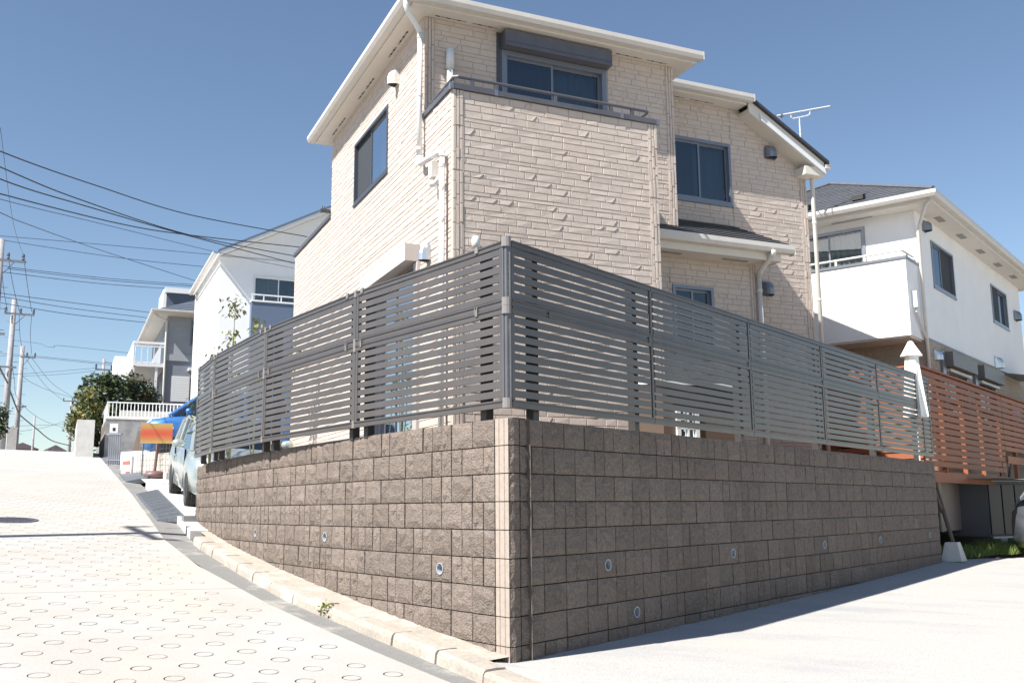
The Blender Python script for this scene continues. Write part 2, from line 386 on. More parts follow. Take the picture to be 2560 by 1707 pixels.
# concrete forecourt on the right, in front of the right-hand wall
A_AZ = R(38.467)
WR = Fr(-.03, 7.035, A_AZ)                      # u along the right-hand wall, v towards the house
mb = MB()
pl = []
ts = [-4, -2, 0, 2, 3, 4, 4.8, 5.4, 5.8, 6.15]
left = [TW(t, kerb_w(t)+.155) for t in ts]
far = [WR(k, .12, 0) for k in (0, 1, 2, 3, 4, 6, 8, 10, 10.75)]
for i in range(len(left)-1):
    a, b = left[i], left[i+1]
    mb.face([gp(*a, .022), gp(a[0]+60, a[1]-12, .0), gp(b[0]+60, b[1]-12+.001, .0), gp(*b, .022)])
l = left[-1]
for a, b in zip(far, far[1:]):
    pa, pb = (a.x+60, a.y-14), (b.x+60, b.y-14)
    sg = lambda s: -.028*sin(min(s, 10.6)/10.6*pi)
    sa, sb = (a-WR.o).dot(WR.U), (b-WR.o).dot(WR.U)
    n1a, n1b = a+WR.V*-1.5+WR.U*0, b+WR.V*-1.5
    mb.face([gp(a.x, a.y, sg(sa)), gp(n1a.x, n1a.y, 0), gp(n1b.x, n1b.y, 0), gp(b.x, b.y, sg(sb))])
    mb.face([gp(n1a.x, n1a.y, 0), gp(n1a.x+60, n1a.y-14, 0), gp(n1b.x+60, n1b.y-14, 0), gp(n1b.x, n1b.y, 0)])
z0 = far[0]+WR.V*-1.5
mb.face([gp(*l, .022), gp(l[0]+60, l[1]-12, 0), gp(z0.x+60, z0.y-14, 0), gp(z0.x, z0.y, 0)])
mb.face([gp(*l, .022), gp(z0.x, z0.y, 0), gp(far[0].x, far[0].y, 0)])
e = far[-1]+WR.V*-1.5; g2 = WR(22, -3.0, 0)
mb.face([gp(e.x, e.y), gp(e.x+60, e.y-14), gp(g2.x+60, g2.y), gp(g2.x, g2.y)])
e1 = WR(10.75, .12, 0); e2 = WR(12.2, -.35, 0); e3 = WR(14.5, -1.2, 0)
mb.face([gp(e1.x, e1.y), gp(e.x, e.y), gp(g2.x, g2.y), gp(e3.x, e3.y), gp(e2.x, e2.y)])
mb.build('forecourt', 'apron', kind='structure')

# white concrete driveway beyond the left end of the wall
mb = MB(); sheet(mb, [13.72, 15, 17, 19, 21, 22.6], lambda t: kerb_w(t)+.03, lambda t: 12, .045, 2)
for a, b in zip([13.72, 15, 17, 19, 21], [15, 17, 19, 21, 22.6]):
    p, q = TW(a, kerb_w(a)+.03), TW(b, kerb_w(b)+.03); mb.face([gp(*p, .045), gp(*q, .045), gp(*q, -.12), gp(*p, -.12)])
p, q = TW(13.72, kerb_w(13.72)+.03), TW(13.72, 12); mb.face([gp(*p, .045), gp(*q, .045), gp(*q, -.12), gp(*p, -.12)])
mb.build('driveway', 'drive', kind='structure')
mb = MB(); sheet(mb, [22.62, 26, 30, 35, 37.5]+CREST[1:6], lambda t: kerb_w(t)+.03, lambda t: 14, .05, 2)
mb.build('far_pavement', 'pale_concrete', kind='structure')

# manhole cover in the road
mb = MB(); c = Vector((-7.02, 13.86, G(-7.02, 13.86)-.022)); nrm = Vector((.0665, -.0745, 1)).normalized()
mc = thing('manhole_cover', 'round cast iron manhole cover set in the ringed concrete road', 'manhole cover', c)
mb.lathe(c, [(0, 0), (.30, 0), (.31, -.006), (.31, -.03)], 28, axis=nrm); mb.build('cover_plate', 'iron', mc)
mb = MB(); mb.lathe(c, [(.318, -.03), (.318, .002), (.355, .002), (.36, -.03)], 28, axis=nrm); mb.build('frame_ring', 'iron', mc)
mb = MB()
a = nrm.orthogonal().normalized(); b = nrm.cross(a)
for i in range(-6, 7):
    for j in range(-6, 7):
        if i*i+j*j < 36 and (i+j) % 2 == 0:
            p = c+a*i*.045+b*j*.045; mb.box8([p+a*x+b*y+nrm*z for z in (.0, .005) for x, y in ((-.015, -.015), (.015, -.015), (.015, .015), (-.015, .015))])
mb.build('grip_studs', 'iron', mc)

# ------------------------------------------------------------- retaining walls of split-face blocks
ZT = .64; CH = .2
def split_block(w, seed, nx, nz):
    "rough split face block mesh, width w x height .192; local x along the wall, -y outwards, z up"
    r = random.Random(seed); mb = MB(); h = .192; d = .05
    g = {}
    for i in range(nx+1):
        for k in range(nz+1):
            edge = i in (0, nx) or k in (0, nz)
            y = -.0 if edge else -.006-r.random()*.016
            x = w*i/nx+(0 if i in (0, nx) else r.uniform(-.01, .01)); z = h*k/nz+(0 if k in (0, nz) else r.uniform(-.01, .01))
            g[i, k] = Vector((x, y-(.004*r.random() if edge else 0), z))
    i0 = len(mb.v)
    idx = {}
    for key, p in g.items(): idx[key] = len(mb.v); mb.v.append(p)
    for i in range(nx):
        for k in range(nz):
            a, b, c, e = idx[i, k], idx[i+1, k], idx[i+1, k+1], idx[i, k+1]
            if r.random() < .5: mb.f += [(a, b, c), (a, c, e)]
            else: mb.f += [(a, b, e), (b, c, e)]
            mb.m += [0, 0]
    B = [Vector((0, d, 0)), Vector((w, d, 0)), Vector((w, d, h)), Vector((0, d, h))]
    cr = [g[0, 0], g[nx, 0], g[nx, nz], g[0, nz]]
    for q in range(4): mb.face([cr[q], B[q], B[(q+1) % 4], cr[(q+1) % 4]], 1)
    return mb
BW, SW = .2785, .1395
def hole_block(w, r=.046):
    "a split block with a round opening for the weep pipe in its middle"
    h = .192; rq = random.Random(5); n = 14
    vs = [Vector((0, 0)), Vector((w, 0)), Vector((w, h)), Vector((0, h))]; es = [(0, 1), (1, 2), (2, 3), (3, 0)]
    vs += [Vector((w/2+r*cos(2*pi*k/n), h/2+r*sin(2*pi*k/n))) for k in range(n)]; es += [(4+k, 4+(k+1) % n) for k in range(n)]
    vs += [Vector((x*w, y*h)) for x in (.12, .5, .88) for y in (.12, .5, .88) if math.hypot((x-.5)*w, (y-.5)*h) > r*1.1]
    V2, E2, F2, *_ = delaunay_2d_cdt(vs, es, [], 1, 1e-5)
    mb = MB(); mb.v = [Vector((p.x, -.004-rq.random()*.012 if 1e-4 < p.x < w-1e-4 and 1e-4 < p.y < h-1e-4 else 0, p.y)) for p in V2]
    for f in F2:
        c = (V2[f[0]]+V2[f[1]]+V2[f[2]])/3
        if math.hypot(c.x-w/2, c.y-h/2) > r*.98: mb.f.append(tuple(f)); mb.m.append(0)
    cr = [Vector((0, 0, 0)), Vector((w, 0, 0)), Vector((w, 0, h)), Vector((0, 0, h))]
    for q in range(4): a, b = cr[q], cr[(q+1) % 4]; mb.face([a, a+Vector((0, .05, 0)), b+Vector((0, .05, 0)), b], 1)
    return mb
def snap_holes(holes, todo):
    "centre each weep pipe on the nearest large block of its course"
    hit = {}; out = []
    for (s, z) in holes:
        c = [b for b in todo if b[1] > .2 and b[2] <= z < b[2]+CH]
        b = min(c, key=lambda b: abs(b[0]+b[1]/2-s)); hit[(round(b[0], 4), round(b[2], 4))] = 1; out.append((b[0]+b[1]/2, b[2]+.004+.096))
    return hit, out
BIG = [mesh_of(split_block(BW-.009, 10+i, 4, 4), 'block_big', ['block', 'block']) for i in range(9)]
HOLED = mesh_of(hole_block(BW-.009), 'block_pierced', ['block', 'block'])
SML = [mesh_of(split_block(SW-.008, 40+i, 3, 4), 'block_small', ['block', 'block']) for i in range(7)]
def row_pattern(total, r, start):
    out = []; s = start; last = 0
    while s < total-.05:
        big = r.random() < (.30 if last >= 2 else .62)
        if last == 1: big = r.random() < .45
        w = BW if big else SW
        if s+w > total: w = SW if total-s >= SW else total-s
        out.append((s, w)); last = 0 if w > SW+.01 else last+1; s += w
    return out

# -- right-hand wall, in shade
RL = 10.62
rw = thing('block_retaining_wall', 'long straight brown split-face block wall in shade, facing the forecourt on the right', 'wall', WR(0, 0, -1.06))
holes_r = [(1.33, -.47), (3.40, -.475), (5.84, -.475), (8.08, -.475), (9.69, -.475), (1.69, -.9)]
mb = MB()
mb.box8([WR(.15, .035, -1.4), WR(RL-.02, .035, -1.3), WR(RL-.02, .2, -1.3), WR(.22, .2, -1.4), WR(.15, .035, ZT-.012), WR(RL-.02, .035, ZT-.012), WR(RL-.02, .2, ZT-.012), WR(.22, .2, ZT-.012)])
mb.build('wall_core', 'mortar', rw)
mb = MB(); mb.box8([WR(.1, .052, ZT-.02), WR(RL, .052, ZT-.02), WR(RL, .2, ZT-.02), WR(.16, .2, ZT-.02), WR(.1, .052, ZT), WR(RL, .052, ZT), WR(RL, .2, ZT), WR(.16, .2, ZT)])
mb.build('wall_top', 'block_side', rw)
rr = random.Random(3); todo = []
for c in range(9):
    zb = ZT-CH*(c+1)
    for (s, w) in row_pattern(RL, rr, .125 if c % 2 else .125):
        q = WR(s+w/2, 0, 0)
        if zb+CH < G(q.x, q.y)-.03: continue
        todo.append((s, w, zb, c))
hit, holes_r = snap_holes(holes_r, todo)
todo.sort(key=lambda b: b[0]*1.0 - (b[1] > .2)*1.2)
def place_block(par, m0, w, k):
    return inst('block', (BIG if w > .2 else SML)[k % (9 if w > .2 else 7)], par, m0)
extra = MB(); extra_any = False
for i, (s, w, zb, c) in enumerate(todo):
    dv = rr.uniform(-.003, .003); k = rr.randrange(63); ww = BW if w > .2 else SW
    fx = w/ww
    m0 = WR.mtx(s+.004, dv, zb+.004, fx, 1, 1)
    if (round(s, 4), round(zb, 4)) in hit: inst('block', HOLED, rw, m0)
    elif i < 299: place_block(rw, m0, w, k)
    else:
        me = (BIG if w > .2 else SML)[k % (9 if w > .2 else 7)]; i0 = len(extra.v)
        extra.v += [m0 @ v.co for v in me.vertices]; extra.f += [tuple(i0+q for q in p.vertices) for p in me.polygons]; extra.m += [0]*len(me.polygons); extra_any = True
if extra_any: extra.build('far_blocks', 'block', rw, kind='stuff')

# -- left-hand wall, sunlit and curving up beside the road
lw = thing('block_retaining_wall', 'sunlit tan split-face block wall curving uphill along the kerb on the left', 'wall', (-.03, 7.04, -1.0))
holes_l = [(5.16, -.27), (3.20, -.27), (.85, -.47)]
mb = MB()
core = []
for p, az in CW:
    n = Vector((cos(az), -sin(az), 0))
    core.append((p+n*.036, p+n*.2))
for (a, b), (c, e) in zip(core, core[1:]):
    zf = -1.4
    def z(p, zz): return Vector((p.x, p.y, zz))
    for p, q in ((a, c), (e, b)): mb.face([z(p, ZT-.012), z(q, ZT-.012), z(q, zf), z(p, zf)])
a, b = core[-1]; mb.face([z(a, ZT-.012), z(b, ZT-.012), z(b, -1.4), z(a, -1.4)])
mb.build('wall_core', 'mortar', lw)
mb = MB()
for (p, az), (q, bz) in zip(CW, CW[1:]):
    n, m_ = Vector((cos(az), -sin(az), 0)), Vector((cos(bz), -sin(bz), 0))
    mb.face([p+n*.05+Vector((0, 0, ZT)), q+m_*.05+Vector((0, 0, ZT)), q+m_*.2+Vector((0, 0, ZT)), p+n*.2+Vector((0, 0, ZT))][::-1])
mb.build('wall_top', 'block_side', lw)
rl = random.Random(11); todo = []
for c in range(9):
    zb = ZT-CH*(c+1)
    for (s, w) in row_pattern(WLEN, rl, .165):
        p, az = wall_curve(s+w/2)
        if zb+CH < G(p.x, p.y)-.0: continue
        todo.append((s, w, zb, c))
hit2, holes_l = snap_holes(holes_l, todo)
todo.sort(key=lambda b: b[0]-(b[1] > .2)*1.2)
def mat_on_curve(s, dv, z, fx=1):
    "local x must run left-to-right seen from outside: towards the corner"
    p, az = wall_curve(s); U = -Vector((sin(az), cos(az), 0)); n = Vector((cos(az), -sin(az), 0))
    m = Matrix(((U.x, n.x, 0), (U.y, n.y, 0), (0, 0, 1))).to_4x4()
    return Matrix.Translation(p+n*dv+Vector((0, 0, z))) @ m @ Matrix.Diagonal((fx, 1, 1, 1))
extra = MB(); ex = 0
for i, (s, w, zb, c) in enumerate(todo):
    dv = rl.uniform(-.004, .004); k = rl.randrange(63); ww = BW if w > .2 else SW
    m0 = mat_on_curve(s+w-.004, dv, zb+.004, w/ww)
    if (round(s, 4), round(zb, 4)) in hit2: inst('block', HOLED, lw, m0)
    elif i < 299: place_block(lw, m0, w, k)
    else:
        me = (BIG if w > .2 else SML)[k % (9 if w > .2 else 7)]; i0 = len(extra.v)
        extra.v += [m0 @ v.co for v in me.vertices]; extra.f += [tuple(i0+q for q in p.vertices) for p in me.polygons]; extra.m += [0]*len(me.polygons); ex += 1
if ex: extra.build('far_blocks', 'block', lw, kind='stuff')
# corner: one grooved smooth quoin per course on the sunlit side, a chipped dark return on the shaded side
az0 = R(-38.5); UL = Vector((sin(az0), cos(az0), 0)); NL = Vector((cos(az0), -sin(az0), 0)); C0 = Vector((-.03, 7.035, 0))
for c in range(9):
    zb = ZT-CH*(c+1)+.004; zt = zb+.193; mb = MB(); rc = random.Random(90+c)
    def cp(a, b, z): return C0+UL*a+WR.U*b+Vector((0, 0, z))
    # plan outline of the quoin: along the left face with two grooves, round the arris, along the right face
    out = [(.160, .0), (.120, 0), (.116, .007), (.106, .007), (.102, 0), (.060, 0), (.056, .007), (.046, .007), (.042, 0), (.006, 0)]
    ring = [(a, b) for a, b in out]
    L_ = [C0+UL*a+(NL*b) for a, b in ring]
    n = 5; rows = []
    for k in range(n):
        zz = zb+(zt-zb)*k/(n-1)
        row = [p+Vector((0, 0, zz)) for p in L_]
        row.append(C0+WR.U*(.004+.014*rc.random())+WR.V*(.002+.006*rc.random())+Vector((0, 0, zz)))
        row.append(C0+WR.U*(.035+.02*rc.random())-WR.V*(.004+.010*rc.random())+Vector((0, 0, zz)))
        row.append(C0+WR.U*(.085+.015*rc.random())-WR.V*(.004+.010*rc.random())+Vector((0, 0, zz)))
        row.append(C0+WR.U*.120+Vector((0, 0, zz))); row.append(C0+WR.U*.120+WR.V*.05+Vector((0, 0, zz)))
        row.append(C0+UL*.160+NL*.05+Vector((0, 0, zz)))
        rows.append(row)
    i0 = len(mb.v); m_ = len(rows[0])
    for row in rows: mb.v += row
    for k in range(n-1):
        for j in range(m_):
            j2 = (j+1) % m_
            mb.f.append((i0+k*m_+j, i0+k*m_+j2, i0+(k+1)*m_+j2, i0+(k+1)*m_+j)); mb.m.append(0 if j < 9 else 1)
    mb.f.append(tuple(i0+(n-1)*m_+j for j in range(m_))); mb.m.append(0)
    mb.build('corner_block', ['block_side', 'block'], lw)
# weep pipes
def weep(par, p, nrm):
    mb = MB(); c = p+nrm*.018
    mb.lathe(c, [(.0455, -.055), (.0455, 0), (.0385, 0), (.0385, -.055)], 18, axis=nrm, m=0)
    mb.lathe(c, [(.0385, -.05), (.0001, -.05)], 18, axis=nrm, m=1)
    mb.build('weep_pipe', ['pvc_grey', 'void'], par)
M['pvc_grey'] = mat('grey_pvc', (.36, .39, .43), .4)
for s, z in holes_r: weep(rw, WR(s, 0, z), -WR.V)
for s, z in holes_l:
    p, az = wall_curve(s); weep(lw, p+Vector((0, 0, z)), -Vector((cos(az), -sin(az), 0)))

# ------------------------------------------------------------- slatted screen fences on the walls
def fence_run(par, P0_, P1_, first, last, end_cap_left=True):
    "one bay from P0_ to P1_ (plan points on the wall's outer face), slats, rails and stiles as parts"
    d = (P1_-P0_); Ln = d.length; az = math.atan2(d.x, d.y); fr = Fr(P0_.x, P0_.y, az)
    side = first                      # +1: lot lies at +v, -1: lot lies at -v
    def B(name, u0, u1, v0, v1, z0, z1, m='fence'):
        mb = MB(); vv = sorted((v0*side, v1*side)); mb.box(fr, u0, u1, vv[0], vv[1], ZT+z0, ZT+z1); return mb.build(name, m, par)
    g = .004
    # horizontal rails: bottom, the two in the middle, top (with a thin lip)
    mb = MB()
    def bx(u0, u1, v0, v1, z0, z1):
        vv = sorted((v0*side, v1*side)); mb.box(fr, u0, u1, vv[0], vv[1], ZT+z0, ZT+z1)
    for z0, z1, lip in ((.074, .128, 1), (.765, .817, 1), (.8215, .872, 1), (1.272, 1.318, 0)):
        mb = MB(); bx(g, Ln-g, -.008, .022, z0, z1-.012); bx(g, Ln-g, -.016, .022, z1-.0115, z1); mb.build('rail', 'fence', par)
    # slats
    zs = [.143+.0681*k for k in range(10)]+[.872+.0673*k for k in range(7)]
    for j, (a, b) in enumerate(list(zip(zs[:10], zs[1:10]))+list(zip(zs[10:], zs[11:]))):
        mb = MB(); bx(.04, Ln-.04, .0, .016, a+.009+rnd.uniform(-.0006, .0006), b-.009)
        mb.build('slat', 'fence', par)
    return fr, Ln
def posts(par, fr, us, side, top=1.325, h0=-.02):
    for u in us:
        mb = MB(); vv = sorted((.062*side, .132*side)); mb.box(fr, u-.035, u+.035, vv[0], vv[1], ZT+h0, ZT+top)
        mb.build('post', 'post', par)
        mb = MB(); vv = sorted((.055*side, .139*side)); mb.box(fr, u-.042, u+.042, vv[0], vv[1], ZT+top+.001, ZT+top+.018); mb.build('post_cap', 'post', par)
        for z in (.80, 1.29):
            mb = MB(); vv = sorted((.024*side, .061*side)); mb.box(fr, u-.02, u+.02, vv[0], vv[1], ZT+z-.02, ZT+z+.02); mb.build('bracket', 'post', par)
def stile(par, fr, u, side, w=.04, m='fence', capm='fence_cap'):
    for z0, z1 in ((.128, .765), (.872, 1.272)):
        mb = MB(); vv = sorted((-.004*side, .022*side)); mb.box(fr, u-w/2, u+w/2, vv[0], vv[1], ZT+z0+.001, ZT+z1-.001); mb.build('stile', m, par)
Z = Vector((0, 0, 0))
# right-hand fence: five full bays and a short one, straight
rf = thing('slatted_fence', 'straight grey-brown slatted screen fence on top of the shaded wall on the right', 'fence', WR(0, 0, ZT))
ju = [.035, 2.055, 4.085, 6.115, 8.14, 10.17, 10.56]
FR = Fr(WR(0, -.004, 0).x, WR(0, -.004, 0).y, A_AZ)
for a, b in zip(ju, ju[1:]):
    f, Ln = fence_run(rf, FR(a, 0, 0), FR(b, 0, 0), 1, 1)
for u in ju: stile(rf, FR, u+(.02 if u == ju[0] else (-.02 if u == ju[-1] else 0)), 1, .034)
posts(rf, FR, [.41, 1.87, 3.95, 6.03, 8.05, 10.02], 1)
for u in (.50, 2.0, 4.03, 6.1):
    mb = MB()
    mb.box(FR, u-.017, u+.017, -.02, -.008, ZT+.797, ZT+.842); mb.build('joiner_clip', 'fence', rf)
# left-hand fence: four bays that follow the curve
lf = thing('slatted_fence', 'grey-brown slatted screen fence curving uphill on top of the sunlit wall on the left', 'fence', (-.03, 7.03, ZT))
LP = [Vector((-.045, 7.05, 0)), Vector((-1.425, 8.775, 0)), Vector((-2.70, 10.57, 0)), Vector((-3.83, 12.46, 0)), Vector((-4.43, 13.67, 0))]
for i, (a, b) in enumerate(zip(LP, LP[1:])):
    d = (b-a).normalized()
    f, Ln = fence_run(lf, a+d*(.03 if i == 0 else .012), b-d*.012, -1, -1)
    stile(lf, f, .02, -1); stile(lf, f, Ln-.02, -1)
    us = [.33, Ln-.09] if i == 0 else ([.17, Ln-.12] if i < 3 else [.15, Ln-.15])
    posts(lf, f, us, -1)
    for u in us:
        u2 = u-.02; mb = MB(); mb.box(f, u2-.018, u2+.018, .008, .019, ZT+.792, ZT+.842); mb.box(f, u2-.018, u2-.01, .008, .024, ZT+.80, ZT+.86); mb.box(f, u2+.01, u2+.018, .008, .024, ZT+.80, ZT+.86)
        mb.build('joiner_clip', 'fence_cap', lf)
        mb = MB(); mb.box(f, u2-.02, u2+.02, .004, .018, ZT+1.285, ZT+1.332); mb.build('joiner_clip', 'fence_cap', lf)
    if i:                                             # hinge column between two bays: thin rods with pale end covers
        n = Vector((0, 0, 0)); c = a
        for z0, z1 in ((.13, .765), (.873, 1.27)):
            mb = MB(); mb.tube([c+Vector((0, 0, ZT+z0)), c+Vector((0, 0, ZT+z1))], .010, 8); mb.build('hinge_rod', 'fence', lf)
        for z0, z1 in ((.070, .135), (.76, .878), (1.268, 1.33)):
            mb = MB(); mb.tube([c+Vector((0, 0, ZT+z0)), c+Vector((0, 0, ZT+z1))], .021, 10); mb.build('end_cover', 'fence_cap', lf)
# corner column shared look: belongs to the right-hand fence
cc = Vector((-.038, 7.045, 0))
for z0, z1 in ((.13, .765), (.873, 1.27)):
    for k, (du, r) in enumerate(((0, .016), (.026, .010), (-.024, .010))):
        mb = MB(); p = cc+Vector((du, .004*k, 0)); mb.tube([p+Vector((0, 0, ZT+z0)), p+Vector((0, 0, ZT+z1))], r, 10); mb.build('corner_rod', 'bronze', rf)
for z0, z1 in ((.068, .14), (.76, .819), (.8205, .882), (1.268, 1.345)):
    mb = MB()
    ring = [(-.036, .012), (-.034, -.012), (-.02, -.024), (0, -.028), (.02, -.024), (.034, -.012), (.036, .012)]
    mb.sweep(lambda i, z: [cc+Vector((x, y, ZT+z)) for x, y in ring], [z0, z0+.004, z1-.004, z1]); mb.build('corner_cover', 'fence_cap', rf)

# ------------------------------------------------------------- house building kit
def rect_minus(rects, hole):
    a0, a1, z0, z1 = hole; out = []
    for (b0, b1, y0, y1) in rects:
        if b1 <= a0 or b0 >= a1 or y1 <= z0 or y0 >= z1: out.append((b0, b1, y0, y1)); continue
        if b0 < a0: out.append((b0, a0, y0, y1))
        if b1 > a1: out.append((a1, b1, y0, y1))
        m0, m1 = max(b0, a0), min(b1, a1)
        if y0 < z0: out.append((m0, m1, y0, z0))
        if y1 > z1: out.append((m0, m1, z1, y1))
    return out
def wall_panel(mb, P3, a0, a1, z0, z1, holes=(), rev=.12, m=0, top=None):
    rs = [(a0, a1, z0, z1)]
    for h in holes: rs = rect_minus(rs, h)
    for (b0, b1, y0, y1) in rs: mb.face([P3(b0, y0, 0), P3(b1, y0, 0), P3(b1, y1, 0), P3(b0, y1, 0)], m)
    for (h0, h1, y0, y1) in holes:
        for p, q in (((h0, y0), (h1, y0)), ((h1, y0), (h1, y1)), ((h1, y1), (h0, y1)), ((h0, y1), (h0, y0))):
            mb.face([P3(*p, 0), P3(*q, 0), P3(*q, -rev), P3(*p, -rev)], m)
ROWS = [.094, .072, .048, .092, .083, .066]
def siding(par, P3, a0, a1, z0, z1, holes=(), seed=1, zref=3.926, clip=None, mats=('siding', 'siding_groove')):
    "moulded stone-look boards 455 mm high: every stone is its own block, proud of the joints"
    r = random.Random(seed); mb = MB(); g = .0035
    kb = math.floor((z0-zref)/.455)-1; z = zref+kb*.455; ri = 0
    while z < z1:
        h = ROWS[ri % 6]; y0, y1 = max(z, z0), min(z+h, z1)
        if y1-y0 > .012:
            a = a0-r.random()*.3
            while a < a1:
                ln = r.choice((.16, .2, .235, .26, .26, .29, .33)) if h > .06 else r.choice((.3, .42, .55))
                b0, b1 = max(a, a0), min(a+ln, a1)
                if b1-b0 > .03:
                    rs = [(b0+g, b1-g, y0+g, y1-g)]
                    for hh in holes: rs = rect_minus(rs, hh)
                    for (c0, c1, d0, d1) in rs:
                        if c1-c0 < .015 or d1-d0 < .01: continue
                        if clip and (clip(c0) < d1 or clip(c1) < d1): continue
                        dep = [.005+.005*r.random() for _ in range(4)]; bz = .004
                        sk = r.random()
                        F0 = [P3(c0, d0, 0), P3(c1, d0, 0), P3(c1, d1, 0), P3(c0, d1, 0)]
                        F1 = [P3(c0+bz, d0+bz, dep[0]), P3(c1-bz, d0+bz, dep[1]), P3(c1-bz, d1-bz, dep[2]), P3(c0+bz, d1-bz, dep[3])]
                        if sk < .10 and c1-c0 > .15 and d1-d0 > .05:      # broken by a slanting crack
                            xm = c0+(c1-c0)*r.uniform(.55, .8); s_ = .028
                            A = [P3(c0, d0, 0), P3(xm-s_, d0, 0), P3(xm+s_, d1, 0), P3(c0, d1, 0)]
                            A1 = [P3(c0+bz, d0+bz, dep[0]), P3(xm-s_-bz, d0+bz, .013), P3(xm+s_-bz, d1-bz, .013), P3(c0+bz, d1-bz, dep[3])]
                            Bq = [P3(xm-s_+.004, d0, 0), P3(c1, d0, 0), P3(c1, d1, 0), P3(xm+s_+.004, d1, 0)]
                            B1 = [P3(xm-s_+bz*2, d0+bz, .004), P3(c1-bz, d0+bz, dep[1]), P3(c1-bz, d1-bz, dep[2]), P3(xm+s_+bz*2, d1-bz, .004)]
                            for X0, X1 in ((A, A1), (Bq, B1)):
                                mb.face(X1)
                                for q in range(4): mb.face([X0[q], X0[(q+1) % 4], X1[(q+1) % 4], X1[q]])
                        else:
                            mb.face(F1)
                            for q in range(4): mb.face([F0[q], F0[(q+1) % 4], F1[(q+1) % 4], F1[q]])
                a += ln
        z += h; ri += 1
    return mb.build('siding_stones', mats[0], par, kind='stuff')
def trim_strip(par, P3, a0, a1, z0, z1, seed=5):
    "corner moulding: narrow upright stones in three columns"
    r = random.Random(seed); mb = MB(); n = 3
    for k in range(n):
        b0 = a0+(a1-a0)*k/n; b1 = a0+(a1-a0)*(k+1)/n; z = z0
        while z < z1:
            h = r.uniform(.12, .34); d0, d1 = z+.002, min(z+h, z1)-.002
            if d1-d0 > .01:
                dd = .012+.008*r.random(); F0 = [P3(b0+.003, d0, 0), P3(b1-.003, d0, 0), P3(b1-.003, d1, 0), P3(b0+.003, d1, 0)]
                F1 = [P3(b0+.006, d0+.003, dd), P3(b1-.006, d0+.003, dd), P3(b1-.006, d1-.003, dd), P3(b0+.006, d1-.003, dd)]
                mb.face(F1)
                for q in range(4): mb.face([F0[q], F0[(q+1) % 4], F1[(q+1) % 4], F1[q]])
            z += h
    return mb.build('corner_moulding', 'siding', par)
def slab3(mb, P3, a0, a1, z0, z1, h0, h1, m=0):
    mb.box8([P3(a0, z0, h0), P3(a1, z0, h0), P3(a1, z0, h1), P3(a0, z0, h1), P3(a0, z1, h0), P3(a1, z1, h0), P3(a1, z1, h1), P3(a0, z1, h1)], m)
def curtain(par, P3, a0, a1, z0, z1, h, m='curtain', seed=1):
    r = random.Random(seed); mb = MB(); n = max(8, int((a1-a0)/.012)); ph = r.random()*6; pts = []
    for i in range(n+1):
        a = a0+(a1-a0)*i/n; pts.append((a, h+.022*sin(a*46+ph+1.5*sin(a*9))+.010*sin(a*101+ph)))
    for (a, x), (b, y) in zip(pts, pts[1:]): mb.face([P3(a, z0, x), P3(b, z0, y), P3(b, z1, y), P3(a, z1, x)])
    mb.build('curtain', m, par, smooth=True)
def window(par, P3, a0, a1, z0, z1, frame='alu', fw=.045, dep=.02, mull=None, screen=None, curt=('curtain', 'curtain'), sill=True, gl='glass', inner=True, label=None):
    "sliding window: outer frame, two sashes, panes, curtains, sill; screen: 0/1 = which half has the insect screen"
    mb = MB(); am = (a0+a1)/2 if mull is None else mull
    slab3(mb, P3, a0, a1, z0, z0+fw, -.09, dep); slab3(mb, P3, a0, a1, z1-fw, z1, -.09, dep)
    slab3(mb, P3, a0, a0+fw, z0+fw, z1-fw, -.09, dep); slab3(mb, P3, a1-fw, a1, z0+fw, z1-fw, -.09, dep)
    w = mb.build('window', frame, par, label=label)
    s = .032
    for k, (b0, b1, off) in enumerate(((a0+fw, am+s/2, -.03), (am-s/2, a1-fw, -.055))):
        mb = MB(); y0, y1 = z0+fw, z1-fw
        slab3(mb, P3, b0, b1, y0, y0+s, off-.012, off+.012); slab3(mb, P3, b0, b1, y1-s, y1, off-.012, off+.012)
        slab3(mb, P3, b0, b0+s, y0+s, y1-s, off-.012, off+.012); slab3(mb, P3, b1-s, b1, y0+s, y1-s, off-.012, off+.012)
        mb.build('sash', frame, w)
        mb = MB(); mb.face([P3(b0+s, y0+s, off), P3(b1-s, y0+s, off), P3(b1-s, y1-s, off), P3(b0+s, y1-s, off)])
        mb.build('pane', gl, w)
        if curt and curt[k]: curtain(w, P3, b0, b1, y0+.01, y1-.01, -.2, curt[k], seed=k+int(a0*10))
        if screen == k:
            mb = MB(); mb.face([P3(b0, y0, off+.02), P3(b1, y0, off+.02), P3(b1, y1, off+.02), P3(b0, y1, off+.02)]); mb.build('insect_screen', 'screen', w)
    if sill:
        mb = MB(); slab3(mb, P3, a0-.01, a1+.01, z0-.035, z0-.002, .0, dep+.012); mb.build('sill', frame, w)
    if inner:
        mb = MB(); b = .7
        mb.face([P3(a0-.3, z0-.3, -b), P3(a1+.3, z0-.3, -b), P3(a1+.3, z1+.3, -b), P3(a0-.3, z1+.3, -b)]); mb.build('dark_backing', 'void', w)  # near-black sheet stands in for the darkness of the unlit room
    return w
